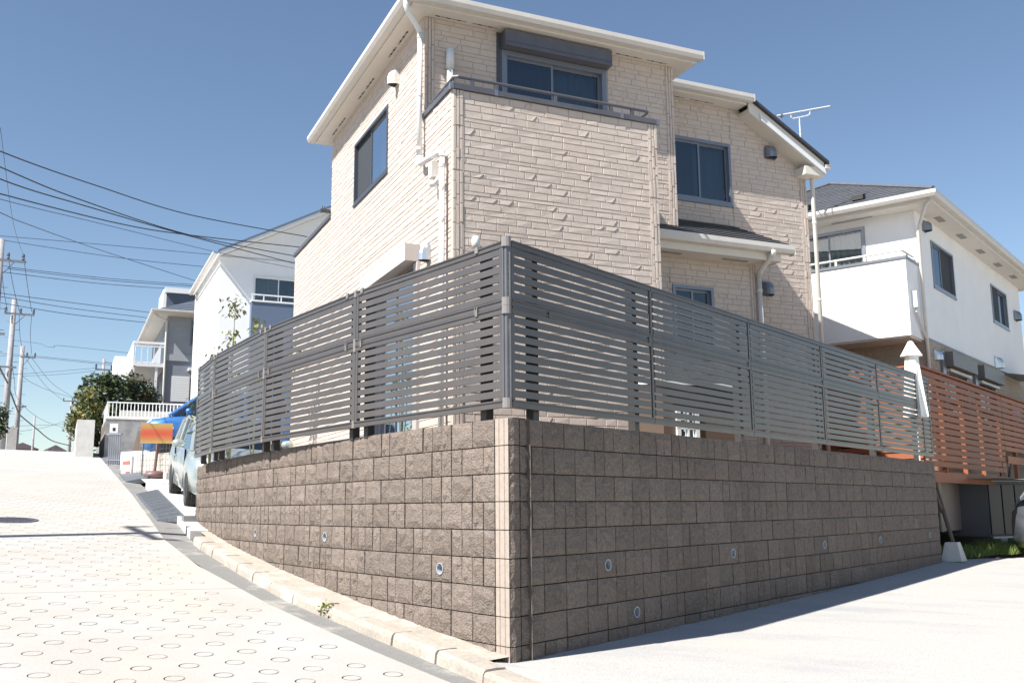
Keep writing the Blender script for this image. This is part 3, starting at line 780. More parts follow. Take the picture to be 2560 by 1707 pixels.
def hood_vent(par, P3, a, z, w=.16, h=.2, d=.13, m='steel_dark', name='vent_hood'):
    "wall vent with a round-topped hood closed underneath by a near-black face"
    mb = MB(); n = 8
    slab3(mb, P3, a-w*.56, a+w*.56, z-h*.06, z+h*.9, .0, .02)
    prof = []
    for k in range(n+1):
        t = pi*k/n; prof.append((a-w/2*cos(t), sin(t)))
    rows = []
    for zz, dd in ((0, 1), (h*.45, 1), (h*.72, .88), (h*.9, .62), (h*1.0, .2)):
        rows.append([P3(x, z+zz, .021+d*s*dd) for x, s in prof])
    i0 = len(mb.v); m_ = n+1
    for q in rows: mb.v += [Vector(p) for p in q]
    for a_ in range(len(rows)-1):
        for k in range(n): mb.f.append((i0+a_*m_+k, i0+a_*m_+k+1, i0+(a_+1)*m_+k+1, i0+(a_+1)*m_+k)); mb.m.append(0)
    mb.face([P3(x, z+.012, .021+d*s*.96) for x, s in prof], 1)  # shade of the hood's hollow put in as a near-black face
    return mb.build(name, [m, 'void'], par, smooth=False)
def gutter_run(par, pts, out, w=.13, h=.11, m='gutter'):
    "eaves gutter: pts along the fascia foot, out: outward horizontal unit vector(s)"
    mb = MB()
    prof = [(0, 0), (.35, -.02), (.75, .02), (1.0, .45), (1.0, 1.0), (.93, 1.0), (.93, .5), (.7, .12), (.0, .1)]
    outs = out if isinstance(out, list) else [out]*len(pts)
    mb.sweep(lambda i, p: [Vector(p)+outs[i]*(a*w)+Vector((0, 0, b*h)) for a, b in prof], pts)
    return mb.build('gutter', m, par)
def slate_rows(par, quad, n, mat_, lift=.012, side=.6, th=.012, name='slate', cap=300, jitter=0):
    "quad: eave-left, eave-right, ridge-right, ridge-left; n courses of slates laid from the eave up, each a separate piece"
    a, b, c, d = [Vector(p) for p in quad]; nrm = (b-a).cross(d-a).normalized()
    if nrm.z < 0: nrm = -nrm
    cnt = 0; st = MB()
    for k in range(n):
        t0, t1 = k/n, min((k+1.15)/n, 1)
        l0, r0 = a.lerp(d, t0), b.lerp(c, t0); l1, r1 = a.lerp(d, t1), b.lerp(c, t1)
        W_ = (r0-l0).length; m_ = max(1, int(W_/side)); off = (k % 2)*.5
        e = [0]+[(j+off)/m_ for j in range(0 if off else 1, m_)]+[1]; e = sorted(set([max(0, min(1, q)) for q in e]))
        for s0, s1 in zip(e, e[1:]):
            if s1-s0 < .02: continue
            g = .004/max(W_, .5)
            p = [l0.lerp(r0, s0+g), l0.lerp(r0, s1-g), l1.lerp(r1, s1-g), l1.lerp(r1, s0+g)]
            lo, up = nrm*(lift+th), nrm*.002
            q = [p[0]+nrm*lift, p[1]+nrm*lift, p[2], p[3], p[0]+lo, p[1]+lo, p[2]+up+nrm*th*.2, p[3]+up+nrm*th*.2]
            if cnt < cap: mb = MB(); mb.box8(q); mb.build(name, mat_, par); cnt += 1
            else: st.box8(q)
    if st.f: st.build(name+'_field', mat_, par, kind='stuff')

# ------------------------------------------------------------- the beige house
H = Fr(-.685, 11.017, R(65.466))
ZL = .46                                             # level of the plot behind the walls
def front(v0): return lambda a, z, h: H(a, v0-h, z)
def lside(u0): return lambda a, z, h: H(u0-h, a, z)
def rside(u0): return lambda a, z, h: H(u0+h, a, z)
# plot surface
mb = MB()
pl = [p+Vector((cos(a), -sin(a), 0))*.19 for p, a in CW]
poly = [WR(.2, .19, 0)]+pl[1:]+[H(-1.5, 12, 0), H(14, 12, 0), WR(14, 6, 0), WR(10.6, .19, 0)]
cen = H(3, 3, 0)
for a, b in zip(poly, poly[1:]+poly[:1]): mb.face([(a.x, a.y, ZL), (b.x, b.y, ZL), (cen.x, cen.y, ZL)])
for a, b in zip(poly[len(pl)+0:], poly[len(pl)+1:]): mb.face([(a.x, a.y, ZL), (b.x, b.y, ZL), (b.x, b.y, -2), (a.x, a.y, -2)])
mb.build('garden_ground', 'soil', kind='structure')

house = thing('house', 'two-storey beige house clad in stone-look siding, with balcony, behind the slatted fences', 'house', H(0, 0, ZL))
ES = 6.36                                            # soffit level
BU, BD = 2.86, 1.02                                  # balcony width and depth
RV, RU, MU = 1.93, 7.06, 3.85
# openings: (a0, a1, z0, z1)
w_bal = (1.09, 2.71, 4.12, 6.10); w_right = (4.29, 5.53, 4.72, 5.74); w_left = (2.56, 4.34, 4.74, 5.75)
w_porch = (3.71, 4.41, 2.05, 3.085); w_slide = (1.27, 3.05, .66, 3.05); w_left2 = (5.2, 6.9, .9, 2.9)
mb = MB()
wall_panel(mb, front(0), 0, BU, ZL, 4.93)
wall_panel(mb, rside(BU), 0, BD, ZL, 4.93)
wall_panel(mb, lside(BU-.12), .12, BD, 4.1, 4.93); wall_panel(mb, lambda a, z, h: H(a, .12+h, z), .12, BU-.12, 4.1, 4.93)
wall_panel(mb, rside(.12), .12, BD, 4.1, 4.93)
mb.face([H(.12, .12, 4.1), H(BU-.12, .12, 4.1), H(BU-.12, BD, 4.1), H(.12, BD, 4.1)])
wall_panel(mb, front(BD), 0, BU, 4.1, ES+.05, [w_bal]); wall_panel(mb, front(BD), BU, MU, 3.93, ES+.05)
wall_panel(mb, front(BD), BU, 5.21, ZL, 3.62, [w_porch])
wall_panel(mb, rside(5.21), BD, RV, ZL, 3.62)
wall_panel(mb, rside(MU), BD, RV, 3.93, ES+.05); mb.face([H(BU, BD, 3.93), H(MU, BD, 3.93), H(MU, RV, 3.93), H(BU, RV, 3.93)])
rk = lambda u: min(ES+.02, ES+.02-.62*(u-5.72))
wall_panel(mb, front(RV), MU, 5.72, ZL, ES+.02, [w_right])
mb.face([H(5.72, RV, ZL), H(RU, RV, ZL), H(RU, RV, rk(RU)), H(5.72, RV, ES+.02)])
wall_panel(mb, lside(0), 0, BD, ZL, 4.93); wall_panel(mb, lside(0), BD, 5.85, ZL, ES+.05, [w_left, w_slide]); wall_panel(mb, lside(0), 5.85, 8.75, ZL, 4.96, [])
wall_panel(mb, rside(RU), RV, 8.75, ZL, 5.52); wall_panel(mb, lambda a, z, h: H(a, 8.75+h, z), 0, RU, ZL, 4.9)
wall_panel(mb, lambda a, z, h: H(a, 5.85+h, z), 0, 3.6, 4.3, ES+.05); wall_panel(mb, lside(3.6), 5.85, 8.75, 4.3, ES+1)
wall_panel(mb, rside(.12), 5.85, 8.63, 4.3, 4.96); mb.face([H(.1, 5.85, 4.3), H(3.6, 5.85, 4.3), H(3.6, 8.75, 4.3), H(.1, 8.75, 4.3)])
mb.build('wall', 'siding_groove', house)
T = .13
siding(house, front(0), T, BU-T, ZL, 4.93, seed=1)
siding(house, front(BD), T, MU-T, 4.9, ES, [(w_bal[0]-.02, w_bal[1]+.03, 4, ES)], seed=2)
siding(house, front(BD), BU+.01, MU-T, 3.93, 4.9, seed=22)
siding(house, front(BD), BU+.01, 5.21-T, ZL, 3.6, [w_porch], seed=3)
siding(house, front(RV), MU+.0, RU-T, ZL, ES, [w_right, (MU, 5.22, ZL, 3.6)], seed=4, clip=rk)
siding(house, lside(0), .03, BD, ZL, 4.93, seed=5)
siding(house, lside(0), BD, 5.85, ZL, ES, [w_left, w_slide, (1.08, 3.25, 3.03, 3.32)], seed=6)
siding(house, lside(0), 5.85, 8.72, ZL, 4.93, seed=7)
for a0, a1, v, z0, z1, sd_ in ((0, T, 0, ZL, 3.92, 1), (0, T, 0, 3.93, 4.93, 11), (BU-T, BU, 0, ZL, 3.92, 2), (BU-T, BU, 0, 3.93, 4.93, 12), (0, T, BD, 4.9, ES, 3), (MU-T, MU, BD, 3.935, ES, 4), (RU-T, RU, RV, ZL, 3.92, 5), (RU-T, RU, RV, 3.93, 5.54, 15), (5.21-T, 5.21, BD, ZL, 3.6, 6)):
    trim_strip(house, front(v), a0, a1, z0, z1, sd_)
# joints between boards: slim dark sealant lines
mb = MB()
for P3, a, z0, z1 in ((front(0), T+.003, ZL, 4.93), (front(0), BU-T-.003, ZL, 4.93), (front(BD), T+.003, 4.98, ES), (front(BD), MU-T-.003, 3.95, ES), (front(BD), w_bal[0]-.03, 4.98, ES), (front(RV), RU-T-.003, ZL, 5.5), (front(RV), 5.55, 5.76, ES), (front(RV), 5.55, 3.95, 4.7), (front(BD), 5.21-T-.003, ZL, 3.6), (front(BD), 3.68, 3.0, 3.25), (lside(0), 3.9, 5.76, ES)):
    slab3(mb, P3, a-.005, a+.005, z0, z1, 0, .0125)
mb.build('sealant_line', 'siding_groove', house)

# balcony coping and hand rail
mb = MB()
slab3(mb, front(0), -.035, BU+.035, 4.932, 4.995, -.15, .035); mb.build('coping', 'bronze', house)
mb = MB(); slab3(mb, lside(0), .151, BD+.02, 4.932, 4.995, -.15, .035); mb.build('coping', 'bronze', house)
for a in (.56, 2.33, BU+.015, -.02):
    mb = MB(); slab3(mb, front(0), a-.022, a+.022, 4.928, 4.999, -.02, .039); mb.build('coping_joint', 'alu', house)
mb = MB(); r = .021
mb.tube([H(.045, .88, 5.10), H(.045, .16, 5.12), H(.05, .09, 5.13), H(.09, .06, 5.13), H(1.4, .06, 5.13), H(2.72, .06, 5.13), H(2.78, .07, 5.13), H(2.80, .12, 5.13), H(2.80, .55, 5.13)], r, 10)
mb.build('hand_rail', 'bronze', house)
for a in (.28, .60, 1.41, 2.22, 2.54):
    mb = MB(); mb.box(H, a-.022, a+.022, .045, .075, 4.996, 5.112); mb.build('rail_post', 'bronze', house)
for v in (.35, .75):
    mb = MB(); mb.box(H, .03, .06, v-.022, v+.022, 4.996, 5.09); mb.build('rail_post', 'bronze', house)
# low roof terrace parapet at the far left
mb = MB(); slab3(mb, lside(0), 5.86, 8.80, 4.962, 5.02, -.15, .04); mb.build('coping', 'bronze', house)
mb = MB(); slab3(mb, lside(0), 5.9, 8.3, 5.05, 5.09, -.09, -.03); slab3(mb, lside(0), 6.1, 6.16, 5.02, 5.05, -.08, -.04); slab3(mb, lside(0), 8.1, 8.16, 5.02, 5.05, -.08, -.04); mb.build('hand_rail', 'bronze', house)
# windows
wb = window(house, front(BD), *w_bal, frame='alu', fw=.07, dep=.03, mull=1.87, curt=('curtain_dark', 'curtain'), sill=False)
mb = MB(); slab3(mb, front(BD), 1.085, 2.73, 6.105, 6.335, 0, .17); mb.build('shutter_box', 'bronze', house)
mb = MB(); slab3(mb, front(BD), 1.09, 2.725, 6.16, 6.165, .171, .174); slab3(mb, front(BD), 1.02, 1.075, 4.98, 6.34, 0, .018); mb.build('shutter_box_trim', 'alu_dark', house)
window(house, front(RV), *w_right, frame='alu', mull=4.93, curt=('curtain_dark', 'curtain'))
window(house, lside(0), *w_left, frame='alu_dark', mull=3.5, screen=1, curt=('curtain_green', None), label='upper sliding window with dark screen on its far half')
window(house, front(BD), *w_porch, frame='alu', curt=(None, None), gl='glass_blue')
window(house, lside(0), *w_slide, frame='alu_dark', fw=.06, mull=2.15, curt=('curtain_green', 'curtain_green'), sill=False)
mb = MB(); slab3(mb, lside(0), 1.14, 3.2, 3.08, 3.30, 0, .20); mb.face([lside(0)(1.139, 3.08, .201), lside(0)(3.2, 3.08, .201), lside(0)(3.2, 3.30, .201), lside(0)(1.139, 3.30, .201)], 1)
mb.build('shutter_box', ['taupe', 'taupe_light'], house)
mb = MB(); slab3(mb, lside(0), 1.10, 1.25, .6, 3.07, 0, .05); slab3(mb, lside(0), 3.07, 3.2, .6, 3.07, 0, .05); mb.build('shutter_guide', 'taupe', house)
# soffits with ventilation slots
SO = .25
def soffit(pts, name='soffit'):
    mb = MB(); mb.box8([(p.x, p.y, ES) for p in pts]+[(p.x, p.y, ES+.10) for p in pts]); mb.build(name, 'trim_cream', house)
soffit([H(-SO, BD-SO, 0), H(MU+SO, BD-SO, 0), H(MU+SO, BD, 0), H(-SO, BD, 0)])
soffit([H(-SO, BD+.003, 0), H(0, BD+.003, 0), H(0, 5.85+SO, 0), H(-SO, 5.85+SO, 0)])
soffit([H(.003, 5.85, 0), H(3.6, 5.85, 0), H(3.6, 5.85+SO, 0), H(.003, 5.85+SO, 0)])
soffit([H(MU+.003, BD+.003, 0), H(MU+SO, BD+.003, 0), H(MU+SO, RV-SO-.003, 0), H(MU+.003, RV-SO-.003, 0)])
soffit([H(MU+.003, RV-SO, 0), H(5.72, RV-SO, 0), H(5.72, RV, 0), H(MU+.003, RV, 0)])
def slots(P3, lst, h):
    for a0, a1 in lst:
        n = 12; mb = MB()
        for k in range(n):
            if k == n//2: continue
            b0 = a0+(a1-a0)*k/n; b1 = b0+(a1-a0)/n*(.88)
            z = ES-.0015
            q = [P3(b0, z, h-.012), P3(b1, z, h-.012), P3(b1, z, h+.012), P3(b0, z, h+.012)]
            mb.face(q, k % 2)
        mb.build('vent_slot', ['void', 'slot_grey'], house)
M['slot_grey'] = mat('vent_louvre', (.30, .29, .26), .7)
slots(front(BD), [(.12, 1.02), (2.86, 3.72)], .075)
slots(lside(0), [(1.5, 2.35), (3.1, 3.95), (4.75, 5.6)], .075)
slots(front(RV), [(4.1, 5.2)], .075)
# gutters
gutter_run(house, [H(-SO-.002, 5.85+SO+.1, ES+.03), H(-SO-.002, BD-SO-.002, ES+.03), H(MU+SO+.05, BD-SO-.002, ES+.03)], [-H.U, (-H.U-H.V), -H.V])
gutter_run(house, [H(MU+SO+.02, RV-SO-.002, ES+.03), H(5.78, RV-SO-.002, ES+.03)], -H.V)
for q in ((MU+SO+.05, BD-SO-.002), (5.781, RV-SO-.002)):
    mb = MB(); mb.box(H, q[0], q[0]+.008, q[1]-.133, q[1], ES+.025, ES+.145); mb.build('gutter_end', 'gutter', house)
# roofs
mb = MB()
e = ES+.125
A_, B_, C_, D_ = H(-.30, BD-.31, e), H(MU+.30, BD-.31, e), H(MU+.30, 6.15, e), H(-.30, 6.15, e); T1, T2 = H(1.9, 3.2, e+.75), H(1.9, 4.1, e+.75)
for f in ((A_, B_, T1), (B_, C_, T2, T1), (C_, D_, T2), (D_, A_, T1, T2)): mb.face(f)
lo = [p-Vector((0, 0, .035)) for p in (A_, B_, C_, D_)]
for p, q, r_, s_ in ((A_, B_, lo[1], lo[0]), (B_, C_, lo[2], lo[1]), (C_, D_, lo[3], lo[2]), (D_, A_, lo[0], lo[3])): mb.face((p, q, r_, s_))
mb.face(lo)
mb.build('roof', 'slate', house)
sl = .567
zr = lambda u: ES+.145+sl*(5.73-u)
mb = MB()
K0, K1, K2, K3 = H(7.30, 1.60, zr(7.30)), H(5.73, 1.60, zr(5.73)), H(3.6, 4.2, zr(3.6)), H(3.6, 9.0, zr(3.6)); K4 = H(7.30, 9.0, zr(7.30))
for f in ((K0, K1, K2, K3, K4), (K1, H(MU+.2, 1.60, zr(5.73)), K2)): mb.face(f)
dn = Vector((0, 0, -.05))
for p, q in ((K1, K0), (K0, K4), (K4, K3)): mb.face((p, q, q+dn, p+dn))
mb.face([p+dn for p in (K0, K1, K2, K3, K4)][::-1])
mb.face((K2, K3, H(2.2, 9, zr(3.6)-.4), H(2.2, 4.2, zr(3.6)-.4)))
mb.build('roof', 'slate', house)
# sloping verge board on the right, with its soffit and returned foot
def slopebox(u0, u1, v0, v1, lo_, hi_, m, name):
    mb = MB(); mb.box8([H(u0, v0, zr(u0)+lo_), H(u1, v0, zr(u1)+lo_), H(u1, v1, zr(u1)+lo_), H(u0, v1, zr(u0)+lo_), H(u0, v0, zr(u0)+hi_), H(u1, v0, zr(u1)+hi_), H(u1, v1, zr(u1)+hi_), H(u0, v1, zr(u0)+hi_)]); return mb.build(name, m, house)
slopebox(5.74, 7.24, 1.66, 1.69, -.265, -.055, 'trim_cream', 'verge_board')
slopebox(5.74, 7.10, 1.6905, RV, -.265, -.20, 'trim_cream', 'verge_soffit')
for dz, dv in ((-.15, .012), (-.185, .02), (-.22, .03), (-.25, .036)):
    slopebox(5.95, 7.24, 1.66-dv, 1.659, dz-.012, dz+.012, 'white_metal', 'verge_moulding')
mb = MB(); zf = zr(7.05)-.30; mb.box(H, 6.84, 7.24, 1.665, RV, zf-.10, zf+.04); mb.build('verge_foot', 'trim_cream', house)
mb = MB(); mb.box(H, 7.242, 7.36, 1.62, 9.0, zr(7.3)-.12, zr(7.3)-.055); mb.build('gutter', 'gutter', house)
# downpipes
def pipe(pts, r=.035, m='pipe', name='downpipe', bands=()):
    mb = MB(); mb.tube(pts, r, 12)
    o = mb.build(name, m, house, smooth=True)
    for b, d in bands:
        m2 = MB(); m2.tube([b-d*.02, b+d*.02], r*1.18, 12); m2.build('pipe_clip', 'gutter', o)
    return o
zd = Vector((0, 0, 1)); s = -.085
pipe([H(s, .955, 6.10), H(s, .955, 4.36)], bands=[(H(s, .955, 5.22), zd), (H(s, .955, 6.02), zd), (H(s, .955, 4.5), zd)])
pipe([H(s, .955, 4.40), H(s, .955, 4.33), H(s, .90, 4.285), H(s, .2, 4.20), H(s, .13, 4.17), H(s, .125, 4.10)], .038)
pipe([H(s, .125, 4.15), H(s, .125, ZL)], bands=[(H(s, .125, 4.0), zd), (H(s, .125, 3.72), zd), (H(s, .125, 3.33), zd)])
pipe([H(-.33, .80, 6.42), H(-.33, .80, 6.33), H(-.30, .82, 6.27), H(-.14, .93, 6.16), H(s, .955, 6.08)], .036)
mb = MB(); mb.box(H, -.14, -.03, .33, .45, 3.93, 4.12); mb.build('wall_box', 'gutter', house)
mb = MB(); mb.tube([H(-.09, .42, 3.86), H(-.09, .30, 3.85), H(-.09, .16, 3.87)], .035, 10); mb.tube([H(-.09, .42, 3.84), H(-.09, .42, 3.90)], .045, 10); mb.build('pipe_branch', 'pipe', house, smooth=True)
pipe([H(.33, BD-.07, 4.1), H(.33, BD-.07, 5.80)], .043)
pipe([H(.33, BD-.07, 5.66), H(.33, BD-.07, 5.93)], .054, name='pipe_socket')
pipe([H(5.20, BD-.06, ZL), H(5.20, BD-.06, 3.30)], .038, 'gutter', bands=[(H(5.20, BD-.06, 3.1), zd)])
pipe([H(5.20, BD-.06, 3.32), H(5.19, .90, 3.40), H(5.17, .60, 3.56), H(5.17, .55, 3.62)], .042, 'gutter')
pipe([H(7.13, 1.85, ZL), H(7.13, 1.85, 5.32), H(7.13, 1.83, 5.40), H(7.22, 1.80, 5.46), H(7.28, 1.80, 5.50)], .035, 'gutter', bands=[(H(7.13, 1.85, 4.6), zd), (H(7.13, 1.85, 3.3), zd)])
# wall vents and small fittings
hood_vent(house, lside(0), 2.13, 5.85, .15, .22, .14, 'gutter')
hood_vent(house, lside(0), .78, 3.0, .15, .2, .13, 'steel')
hood_vent(house, front(RV), 6.33, 5.62, .2, .2, .13); hood_vent(house, front(RV), 6.12, 3.30, .2, .22, .13)
mb = MB(); mb.lathe(H(.27, -.06, 2.98), [(.05, 0), (.05, .10), (.044, .125), (.03, .145), (.0, .15)], 14); mb.build('wall_lamp', 'pipe', house, smooth=True)
mb = MB(); mb.box(H, 5.5, 5.64, RV-.012, RV-.03, 4.69, 4.705); mb.build('name_tag', 'pipe', house)

# lean-to porch roof between the two wings
GV = .58; GZ = 3.60
mb = MB(); mb.box(H, BU+.01, 5.40, GV+.12, BD, 3.50, 3.56); mb.build('soffit', 'trim_cream', house)
mb = MB(); mb.box(H, BU+.01, 5.40, GV+.105, GV+.119, 3.495, 3.68); mb.box(H, 5.38, 5.40, GV+.12, RV, 3.5, 3.68); mb.build('fascia', 'trim_cream', house)
mb = MB(); mb.box(H, 5.22, 5.378, BD+.002, RV-.02, 3.50, 3.56); mb.build('soffit', 'trim_cream', house)
for a0, a1 in ((3.35, 3.78), (4.5, 4.93)):
    mb = MB(); mb.box(H, a0, a1, .84, .90, 3.490, 3.499); mb.build('vent_slot', 'slot_grey', house)
gutter_run(house, [H(BU+.02, GV+.10, GZ), H(5.55, GV+.10, GZ)], -H.V, .13, .12)
mb = MB(); mb.box(H, 5.551, 5.558, GV-.03, GV+.1, GZ-.02, GZ+.12); mb.build('gutter_end', 'gutter', house)
q = (H(BU+.01, GV+.03, 3.735), H(5.50, GV+.03, 3.735), H(5.50, RV-.015, 4.37), H(BU+.01, RV-.015, 4.37))
mb = MB(); mb.box8([p-Vector((0, 0, .03)) for p in q]+list(q)); mb.build('roof_deck', 'slate', house)
slate_rows(house, q, 7, 'slate', lift=.004, side=.42, th=.016)
mb = MB(); mb.box(H, MU-.05, MU+.10, BD-.03, BD+.05, 3.90, 3.935); mb.build('flashing', 'gutter', house)
# television antenna on the roof
ant = MB(); v = 3.5
Pn = lambda u, z: H(u, v, z)
ant.tube([Pn(8.42, 6.9), Pn(8.42, 7.27)], .012, 8); ant.build('antenna_mast', 'white_metal', house)
ant = MB(); ant.tube([Pn(7.86, 7.22), Pn(9.20, 7.64)], .016, 8); ant.tube([Pn(8.21, 7.33), Pn(8.22, 7.25), Pn(8.26, 7.23), Pn(8.62, 7.35), Pn(8.68, 7.39), Pn(8.69, 7.46)], .012, 8)
ant.tube([Pn(8.42, 6.0), Pn(8.42, 6.92)], .012, 8)
ant.build('antenna_boom', 'white_metal', house)
ant = MB()
for k in range(12):
    u = 7.95+k*.108; z = 7.22+(u-7.86)*.313; ant.tube([H(u, v-.09, z-.02), H(u, v+.09, z-.02)], .004, 5)
ant.tube([H(7.83, v-.05, 7.22), H(7.98, v+.35, 7.36)], .01, 5); ant.tube([H(7.98, v, 7.28), H(8.02, v, 7.22)], .03, 6)
ant.build('antenna_element', 'steel_dark', house)
# clothes-pole posts on the roof terrace
for (u0, u1, z) in ((-.14, .36, 5.57), (-.5, -.15, 5.90)):
    pass
tp = thing('laundry_post', 'grey T-shaped laundry post standing on the roof terrace of the beige house', 'post', H(.30, 7.3, 5.0))
mb = MB(); mb.box(H, .14, .68, 7.28, 7.33, 5.50, 5.56); mb.build('cross_bar', 'bronze', tp)
mb = MB(); mb.box(H, .33, .37, 7.285, 7.325, 4.31, 5.499); mb.build('upright', 'bronze', tp)
for u in (.18, .22, .5, .62):
    mb = MB(); mb.tube([H(u, 7.3, 5.56), H(u+.005, 7.3, 5.62)], .008, 5); mb.build('hook', 'black', tp)

# small brown store with a white cottage window, between house and fence
st = thing('garden_store', 'small brown garden store with white framed window, between the beige house and the right-hand fence', 'shed', H(2.3, -1.5, ZL))
mb = MB(); mb.box(H, 1.85, 2.85, -1.48, -.8, ZL, 1.28); mb.build('wall', 'wood_dark', st)
mb = MB(); mb.box8([H(1.8, -1.56, 1.285), H(2.9, -1.56, 1.285), H(2.9, -.75, 1.36), H(1.8, -.75, 1.36), H(1.8, -1.56, 1.315), H(2.9, -1.56, 1.315), H(2.9, -.75, 1.39), H(1.8, -.75, 1.39)]); mb.build('roof', 'white_metal', st)
P3 = front(-1.48); mb = MB(); a0, a1, z0, z1 = 2.0, 2.29, .70, 1.02
for b in ((a0, a1, z0, z0+.02), (a0, a1, z1-.02, z1), (a0, a0+.05, z0, z1), (a1-.05, a1, z0, z1), ((a0+a1)/2-.008, (a0+a1)/2+.008, z0, z1), (a0, a1, .81, .825), (a0, a1, .91, .925)): slab3(mb, P3, *b, .001, .03)
mb.build('window', 'pipe', st)
mb = MB(); slab3(mb, P3, a0, a1, z0, z1, .0005, .004); mb.build('pane', 'carglass', st)

# ------------------------------------------------------------- white neighbour house on the right
N = Fr(7.669, 17.929, R(38.4))
nh = thing('house', 'white two-storey neighbour house with dark hipped roof, beyond the brown wooden fence on the right', 'house', N(0, 0, .3))
def nA(u0): return lambda a, z, h: N(u0-h, a, z)          # the bright side
def nB(v0): return lambda a, z, h: N(a, v0-h, z)          # the shaded long side
NB0, NBL, NAL, NE = -.5, 8.9, 4.9, 5.50
wA = (.95, 2.45, 3.25, 5.36); wB1 = (.93, 2.50, 4.18, 5.11); wB2 = (5.75, 7.32, 4.18, 5.08)
wB3 = (1.35, 2.85, 1.6, 2.60); wB4 = (3.75, 5.30, 1.6, 2.62); dA = (.95, 2.5, .5, 2.62)
mb = MB()
wall_panel(mb, nA(0), 0, NAL, 3.08, NE+.02, [wA]); wall_panel(mb, nB(0), 0, NBL, 3.08, NE+.02, [wB1, wB2])
wall_panel(mb, lambda a, z, h: N(NBL+h, a, z), 0, NAL, NB0, NE+.02); wall_panel(mb, lambda a, z, h: N(a, NAL+h, z), 0, NBL, NB0, NE+.02)
mb.build('wall', 'white', nh)
mb = MB(); wall_panel(mb, nA(0), 0, NAL, NB0, 3.05, [dA]); wall_panel(mb, nB(0), 0, NBL, NB0, 3.05, [wB3, wB4]); mb.build('lower_wall', 'siding_groove', nh)
siding(nh, nB(0), .16, NBL, 1.2, 3.04, [wB3, wB4, (1.0, 3.0, 2.55, 2.92)], seed=31, mats=('brick_beige', 0))
siding(nh, nA(0), .16, 3.6, 1.2, 3.04, [(.85, 2.6, .5, 2.72)], seed=32, mats=('brick_beige', 0))
for P3 in (nB(0), nA(0)):
    mb = MB(); slab3(mb, P3, 0, .14, NB0, 3.04, .001, .02); mb.build('corner_moulding', 'brick_beige', nh)
mb = MB(); slab3(mb, nB(0), .0, NBL, 3.052, 3.078, -.01, .012); slab3(mb, nA(0), .0, NAL, 3.052, 3.078, -.01, .012); mb.build('floor_flashing', 'alu', nh)
window(nh, nA(0), *wA, frame='alu', fw=.06, mull=1.68, curt=('curtain_green', 'curtain_green'), gl='glass_blue')
window(nh, nB(0), *wB1, frame='alu', mull=1.62, screen=1, curt=(None, None), gl='glass')
window(nh, nB(0), *wB2, frame='alu', mull=6.5, screen=0, curt=(None, None), gl='glass')
window(nh, nB(0), *wB3, frame='alu', curt=(None, None)); window(nh, nB(0), *wB4, frame='alu', curt=(None, None))
window(nh, nA(0), *dA, frame='brown_box', curt=(None, None), fw=.1)
for a0, a1 in ((1.12, 2.98), (3.56, 5.42)):
    mb = MB(); slab3(mb, nB(0), a0, a1, 2.62, 2.90, .0, .2); mb.build('shutter_box', 'brown_box', nh)
    mb = MB(); slab3(mb, nB(0), a0-.22, a0-.01, 1.5, 2.9, .0, .06); mb.build('shutter_guide', 'alu', nh)
    mb = MB(); slab3(mb, nB(0), a0+.2, a1-.08, 2.54, 2.60, .0, .09); mb.build('window_head', 'gutter', nh)
mb = MB(); mb.box8([nB(0)(6.1, 2.98, 0), nB(0)(8.0, 2.98, 0), nB(0)(8.0, 2.86, .62), nB(0)(6.1, 2.86, .62), nB(0)(6.1, 3.01, 0), nB(0)(8.0, 3.01, 0), nB(0)(8.0, 2.89, .62), nB(0)(6.1, 2.89, .62)]); mb.build('door_canopy', 'bronze', nh)
# balcony on the bright side
bu = -.80; bl = 3.4
mb = MB()
wall_panel(mb, nA(bu), 0, bl, 2.99, 4.40); wall_panel(mb, nB(0), bu, -.003, 2.99, 4.40)
mb.face([N(bu, 0, 2.99), N(0, 0, 2.99), N(0, bl, 2.99), N(bu, bl, 2.99)]); mb.face([N(bu+.12, .12, 3.2), N(0, .12, 3.2), N(0, bl, 3.2), N(bu+.12, bl, 3.2)])
wall_panel(mb, lambda a, z, h: N(bu+.12+h, a, z), .12, bl, 3.2, 4.40); wall_panel(mb, lambda a, z, h: N(a, .12+h, z), bu+.12, 0, 3.2, 4.40); wall_panel(mb, lambda a, z, h: N(a, bl+h, z), bu, 0, 2.99, 4.40)
mb.build('balcony', 'white', nh)
mb = MB(); mb.box(N, bu+.03, -.005, .03, bl, 2.96, 2.985); mb.build('balcony_soffit', 'trim_cream', nh)
mb = MB(); slab3(mb, nA(bu), -.02, bl, 4.402, 4.455, -.14, .02); slab3(mb, nB(0), bu+.121, -.003, 4.402, 4.455, -.14, .02); mb.build('coping', 'alu', nh)
mb = MB(); mb.tube([N(bu+.07, bl, 4.58), N(bu+.07, .16, 4.58), N(bu+.09, .09, 4.58), N(bu+.16, .07, 4.58), N(-.04, .07, 4.58)], .022, 8); mb.build('hand_rail', 'gutter', nh)
for v in (.2, .75, 1.3, 2.2, 3.0):
    mb = MB(); mb.box(N, bu+.055, bu+.085, v-.02, v+.02, 4.456, 4.562); mb.build('rail_post', 'gutter', nh)
mb = MB(); mb.box(N, -.45, -.43, .055, .085, 4.456, 4.562); mb.build('rail_post', 'gutter', nh)
mb = MB(); mb.box(N, -.62, -.48, -.10, -.001, 3.52, 3.82); mb.build('outdoor_lamp', 'pipe', nh)
mb = MB(); mb.tube([N(-.55, -.05, 3.51), N(-.55, -.05, 3.45), N(-.1, -.05, 3.05), N(-.02, -.06, 2.95)], .025, 8); mb.build('cable_duct', 'gutter', nh)
